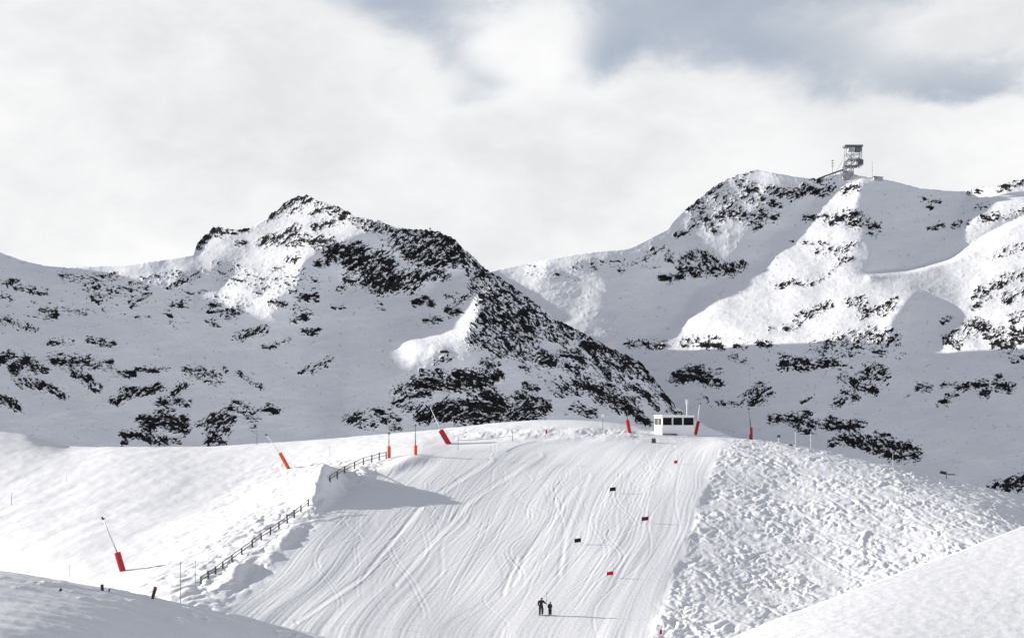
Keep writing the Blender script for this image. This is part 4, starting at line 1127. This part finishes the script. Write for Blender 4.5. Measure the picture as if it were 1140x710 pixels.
pole('dark post at the right end of the rope above the piste', 570.5, 491, 480, .06, M_dsteel, extra='cap')
pole('tiny red flag on a stick in the bumpy snow above the piste', 607.5, 484, 478.5, .04, M_dred, extra='flag')
pole('white disc sign on a thin pole near the crest', 671, 481, 463.5, .05, M_bamboo, extra='disc')
pole('lone dark stick on the crest left of the white disc sign', 556, 472, 464, .03, M_dsteel)
pole('small dark board on a post at the crest, first right of the last lance', 867, 493.5, 484, .05, M_white, extra='board', group='signs and stakes on the right crest')
pole('pale stake on the right crest beside a dark stone', 885.5, 497, 479.5, .04, M_white, extra='cap', group='signs and stakes on the right crest')
pole('plain pale stake rightmost of the three on the right crest', 902.5, 499.5, 482, .04, M_white, group='signs and stakes on the right crest')
pole('thin white stick below the long dark rock band', 994, 519, 505, .03, M_white, group='signs and stakes on the right crest')
pole('thin stake above the mogul field far down the right crest', 921, 503, 490, .025, M_bamboo, group='signs and stakes on the right crest')

# direction sign on the right crest
g = ground(1053.5, 533)
t = thing('direction_sign', 'dark arrow sign with two boards on a post on the right crest', 'sign', g)
m = g.y / F
bm = bmesh.new(); tube(bm, (0, 0, -.4), (0, 0, 8.4 * m), .07, .06, 8); mesh_obj('post', bm, M_wood, t)
bm = bmesh.new(); box(bm, (-.55, -.09, 6.6 * m), (1.0, .06, .45), Matrix.Rotation(.25, 3, 'Y'), bev=.01); mesh_obj('board', bm, M_black, t)
bm = bmesh.new(); box(bm, (.75, -.09, 4.6 * m), (1.3, .05, .16), Matrix.Rotation(.03, 3, 'Y'), bev=.01); mesh_obj('board', bm, M_black, t)

# a stone beside the stake on the crest
g = ground(880, 496.5)
bm = bmesh.new(); bmesh.ops.create_icosphere(bm, subdivisions=3, radius=.45)
for v in bm.verts:
    v.co *= 1 + .25 * math.sin(v.co.x * 7 + v.co.z * 5) ; v.co.z *= .6
o = mesh_obj('stone', bm, M_wood); o.location = g
o['label'] = 'small dark stone in the snow beside the pale crest stake'; o['category'] = 'stone'

# rope between the two posts
a = ground(510, 501); b = ground(570.5, 491)
bm = bmesh.new()
za = (501 - 490) * a.y / F; zb = (491 - 484.5) * b.y / F
pr = None
for k in range(17):
    s = k / 16
    p = a.lerp(b, s); p.z = (a.z + za) * (1 - s) + (b.z + zb) * s - .5 * 4 * s * (1 - s) * .5
    if pr is not None:
        tube(bm, pr - a, p - a, .035, .035, 6, caps=False)
    pr = p
o = mesh_obj('boundary_rope', bm, M_rope); o.location = a
o['label'] = 'thin dark rope strung between two posts above the piste'; o['category'] = 'rope'

# ------------------------------------------------------------------ dark posts on the near left bank
def near_pt(px, py):
    j = int(np.clip(round((px - npx[0]) / 1.5), 0, len(npx) - 1))
    col = cn[len(bk):, j]
    rows = HY - col[:, 2] / col[:, 1] * F
    i = int(np.abs(rows - py).argmin())
    return Vector(col[i])
def stub(label, px, py0, px1, py1, w_, mats, name='padded_post'):
    g = ground(px, py0) if py0 < np.interp(px, npx, nsky) else near_pt(px, max(py0, np.interp(px, npx, nsky) + 1))
    m = g.y / F
    t = thing(name, label, 'post', g, 'stubby posts behind the shaded bank')
    d = Vector(((px1 - px) * m, 0, (py0 - py1) * m))
    bm = bmesh.new(); tube(bm, -d * .35, d * .72, w_ * m / 2, w_ * m / 2, 12); mesh_obj('shaft', bm, mats[0], t)
    bm = bmesh.new(); tube(bm, d * .72, d, w_ * m / 2 * 1.12, w_ * m / 2 * .95, 12); mesh_obj('cap', bm, mats[1], t)
stub('black leaning post with a dark red cap on the shaded near bank', 169.5, 666, 173, 653, 4.2, (M_black, M_dred))
stub('short black post on the shaded near bank left of the red capped one', 113.5, 657, 113, 650, 3.6, (M_black, M_black))
stub('tiny black stub poking from the shaded near bank, leftmost', 66, 657.5, 68.5, 655, 3.0, (M_black, M_black))
stub('tiny black stub just right of the short black post', 121, 658, 121, 655, 1.8, (M_black, M_black))

# ------------------------------------------------------------------ skiers
def person(label, px, py, hpx, joints, radii, edges, arm_reach=None):
    g = ground(px, py)
    Hm = hpx * g.y / F
    t = thing('person', label, 'person', g)
    me = bpy.data.meshes.new('body')
    me.from_pydata([Vector(j) * Hm for j in joints], edges, [])
    me.materials.append(M_cloth)
    body = bpy.data.objects.new('body', me); C.objects.link(body); body.parent = t
    md = body.modifiers.new('skin', 'SKIN'); md.use_smooth_shade = True
    for i, r in enumerate(radii):
        sv = me.skin_vertices[0].data[i]
        sv.radius = (r * Hm, r * Hm); sv.use_root = (i == 0)
    ss = body.modifiers.new('sub', 'SUBSURF'); ss.levels = 2; ss.render_levels = 2
    hd = Vector(joints[4]) * Hm
    bm = bmesh.new(); ball(bm, hd + Vector((0, .0, .012 * Hm)), .072 * Hm, (.95, 1.1, 1.0)); mesh_obj('helmet', bm, M_helmet, body, smooth=True)
    bm = bmesh.new(); ball(bm, hd + Vector((.02 * Hm, -.045 * Hm, -.012 * Hm)), .048 * Hm, (.9, .8, 1.1)); ball(bm, hd + Vector((.022 * Hm, -.088 * Hm, -.02 * Hm)), .012 * Hm); mesh_obj('face', bm, M_skin, body, smooth=True)
    for f in (9, 12):
        ft = Vector(joints[f]) * Hm
        bm = bmesh.new()
        L = .95 * Hm
        dirv = Vector((.80, -.60, 0)).normalized()
        rot = Matrix.Rotation(math.atan2(dirv.y, dirv.x), 3, 'Z')
        box(bm, (ft.x, ft.y, .0), (L, .075 * Hm / 1.2, .02), rot, bev=.008)
        mesh_obj('ski', bm, M_black, body)
    return t, g, Hm
J_adult = [(0, 0, .52), (0.01, 0, .64), (0.02, 0, .76), (0.03, 0, .855), (0.04, 0, .92),          # pelvis, waist, chest, neck, head
           (-.07, .02, .50), (-.06, -.03, .29), (-.07, .04, .07), (0, 0, 0), (-.06, -.03, .03),     # 5..9 left leg
           (.07, .02, .50), (.09, -.04, .29), (.08, .03, .03),                                        # 10..12 right leg
           (-.12, 0, .79), (-.16, .04, .63), (-.10, -.07, .54),                                      # 13..15 left arm
           (.15, 0, .79), (.22, -.04, .70), (.31, -.06, .69)]                                         # 16..18 right arm reaching
J_adult[8] = (.0, .0, .50)
E_adult = [(0, 1), (1, 2), (2, 3), (3, 4), (0, 8), (8, 5), (5, 6), (6, 7), (7, 9), (8, 10), (10, 11), (11, 12), (2, 13), (13, 14), (14, 15), (2, 16), (16, 17), (17, 18)]
R_adult = [.1, .08, .09, .04, .055, .085, .068, .055, .07, .055, .085, .068, .055, .062, .052, .038, .062, .052, .038]
t1, g1, H1 = person('adult skier in dark clothes reaching an arm towards a child on the piste', 602.2, 684.8, 19.5, J_adult, R_adult, E_adult)
J_child = [(a * .82, b * .8, c) for (a, b, c) in J_adult]
J_child[16] = (.12, 0, .77); J_child[17] = (.13, .03, .62); J_child[18] = (.10, -.06, .54)
person('child skier in dark clothes with arms down, right of the adult on the piste', 612.2, 684.8, 15.0, J_child, [r * 1.05 for r in R_adult], E_adult)
# ski pole held up by the adult
bm = bmesh.new()
tube(bm, (0, 0, 0), (.04, .02, 1.15), .018, .014, 8); tube(bm, (0, 0, -.14), (0, 0, 0), .026, .026, 8); tube(bm, (.037, .018, 1.04), (.038, .018, 1.06), .07, .07, 12)
o = mesh_obj('ski_pole', bm, M_black)
o.location = g1 + Vector((.31, -.06, .69)) * H1
o['label'] = 'thin dark ski pole held upright in the adult skier\'s hand'; o['category'] = 'ski pole'

# ------------------------------------------------------------------ cable car station on the right summit
def summit_station():
    _, dep = LAYERS['right']
    Y = dep(942, 200)
    m = Y / F
    base = at(943, 199, Y)
    t = thing('cable_car_station', 'frosted lattice cable car station towering on the right summit', 'station', base)
    def L(px, py, dy=0.0):
        p = at(px, py, Y) - base
        p.y += dy
        return p
    D = 9.0 * m
    def frame_part(name, segs, r, mat, ys=(0, D)):
        bm = bmesh.new()
        for y in ys:
            for (a, b) in segs:
                tube(bm, L(*a, y), L(*b, y), r, r, 8)
        return mesh_obj(name, bm, mat, t)
    M_fr = worn('frosted_steel', (0.40, 0.41, 0.43), .75, var=.7, scale=.12)
    # legs and braces
    for a, b in (((940, 200), (942.5, 164)), ((950, 198), (950, 164)), ((958.5, 186), (959.5, 164)), ((936, 199), (944, 178))):
        for y in (0, D):
            bm = bmesh.new(); tube(bm, L(*a, y), L(*b, y), .75, .6, 8); mesh_obj('leg', bm, M_fr, t)
    frame_part('bracing', [((941, 188), (950, 180)), ((941, 180), (950, 188)), ((942, 179), (950, 171)), ((942.5, 171), (950, 178)), ((950, 182), (959, 172)), ((950, 173), (959, 181)),
                           ((941, 188), (959, 181)), ((941, 180), (959, 176)), ((942, 172), (959, 171)), ((937, 197), (949, 187)), ((941, 188), (950, 198))], .45, M_fr)
    def slab(name, x0, x1, y0, y1, d0, d1, mat, bev=.2):
        bm = bmesh.new()
        a = L(x0, y0); b = L(x1, y1)
        box(bm, ((a.x + b.x) / 2, (d0 + d1) / 2 * m, (a.z + b.z) / 2), (abs(b.x - a.x), (d1 - d0) * m, abs(b.z - a.z)), bev=bev)
        return mesh_obj(name, bm, mat, t)
    M_dk = worn('dark_cladding', (0.12, 0.125, 0.14), .7, var=.7, scale=.2)
    slab('roof', 940.5, 960.5, 161.5, 163.6, -2, 11, M_dk)
    slab('machine_room', 945, 952, 163.7, 168, 0, 9, M_fr)
    slab('machine_room', 953, 959.2, 164, 168.5, -1, 9, M_dk)
    slab('upper_deck', 943.5, 959.2, 176.2, 177.5, -1, 10, M_fr)
    slab('cabin', 955, 960.8, 177.8, 183.6, -2, 7, M_dk)
    slab('lower_deck', 940, 956, 184.0, 185.6, -1, 10, M_dk)
    slab('plinth', 939, 951, 190, 200, 1, 8, M_iced)
    bm = bmesh.new()
    a, b = L(911, 198.6, 2 * m), L(942, 187.5, 2 * m)
    tube(bm, a, b, 1.0, 1.0, 8); tube(bm, a + Vector((0, 4, 0)), b + Vector((0, 4, 0)), 1.0, 1.0, 8)
    mesh_obj('access_ramp', bm, M_dk, t)
    for px, y1, y0 in ((917, 197, 203), (924, 194.4, 201), (931, 192, 200), (937, 189.6, 200)):
        bm = bmesh.new(); tube(bm, L(px, y0, 4 * m), L(px, y1, 4 * m), .4, .4, 6)
        mesh_obj('ramp_post', bm, M_fr, t)
    bm = bmesh.new(); tube(bm, L(927.5, 200, 3 * m), L(927.5, 177.5, 3 * m), .55, .4, 8); mesh_obj('mast', bm, M_fr, t)
    bm = bmesh.new()
    for py in (178.5, 181.5, 184.5):
        tube(bm, L(926, py, 3 * m), L(929.3, py, 3 * m), .4, .4, 6)
    tube(bm, L(932, 190, 3 * m), L(940, 176, 3 * m), .3, .3, 6)
    mesh_obj('antenna', bm, M_fr, t)
    # hut and radio mast to its right
    Y2 = dep(978, 202); b2 = at(978, 199.5, Y2); m2 = Y2 / F
    h = thing('mountain_hut', 'low dark hut on the summit right of the cable car station', 'hut', b2)
    bm = bmesh.new(); box(bm, (0, 3, .6 * m2), (10 * m2, 7, 3.4 * m2), bev=.1); mesh_obj('wall', bm, M_iced, h)
    bm = bmesh.new(); box(bm, (0, 3, 2.6 * m2), (11 * m2, 8.5, .5 * m2), Matrix.Rotation(.1, 3, 'Y'), bev=.1); mesh_obj('roof', bm, M_dk, h)
    b3 = at(971, 198.8, Y2)
    h = thing('radio_mast', 'thin radio mast on the summit between station and low hut', 'mast', b3)
    bm = bmesh.new(); tube(bm, (0, 0, -4), (0, 0, 19.5 * m2), .35, .22, 8); mesh_obj('pole', bm, M_fr, h)
    for k in (9, 13, 17):
        bm = bmesh.new(); tube(bm, (-.9, 0, k * m2), (.9, 0, k * m2), .2, .2, 6)
        mesh_obj('crossarm', bm, M_fr, h)
summit_station()

# summit cross on the left mountain
_, depl = LAYERS['left']
Yc = depl(478.5, 259)
b = at(478.8, 258, Yc); m = Yc / F
t = thing('summit_cross', 'small dark cross on the rocky shoulder of the left peak', 'cross', b)
bm = bmesh.new(); tube(bm, (0, 0, -3), (0, 0, 5.0 * m), .5, .4, 8); mesh_obj('post', bm, M_wood, t)
bm = bmesh.new(); tube(bm, (-1.2 * m, 0, 3.4 * m), (1.2 * m, 0, 3.4 * m), .4, .4, 8); mesh_obj('crossbar', bm, M_wood, t)
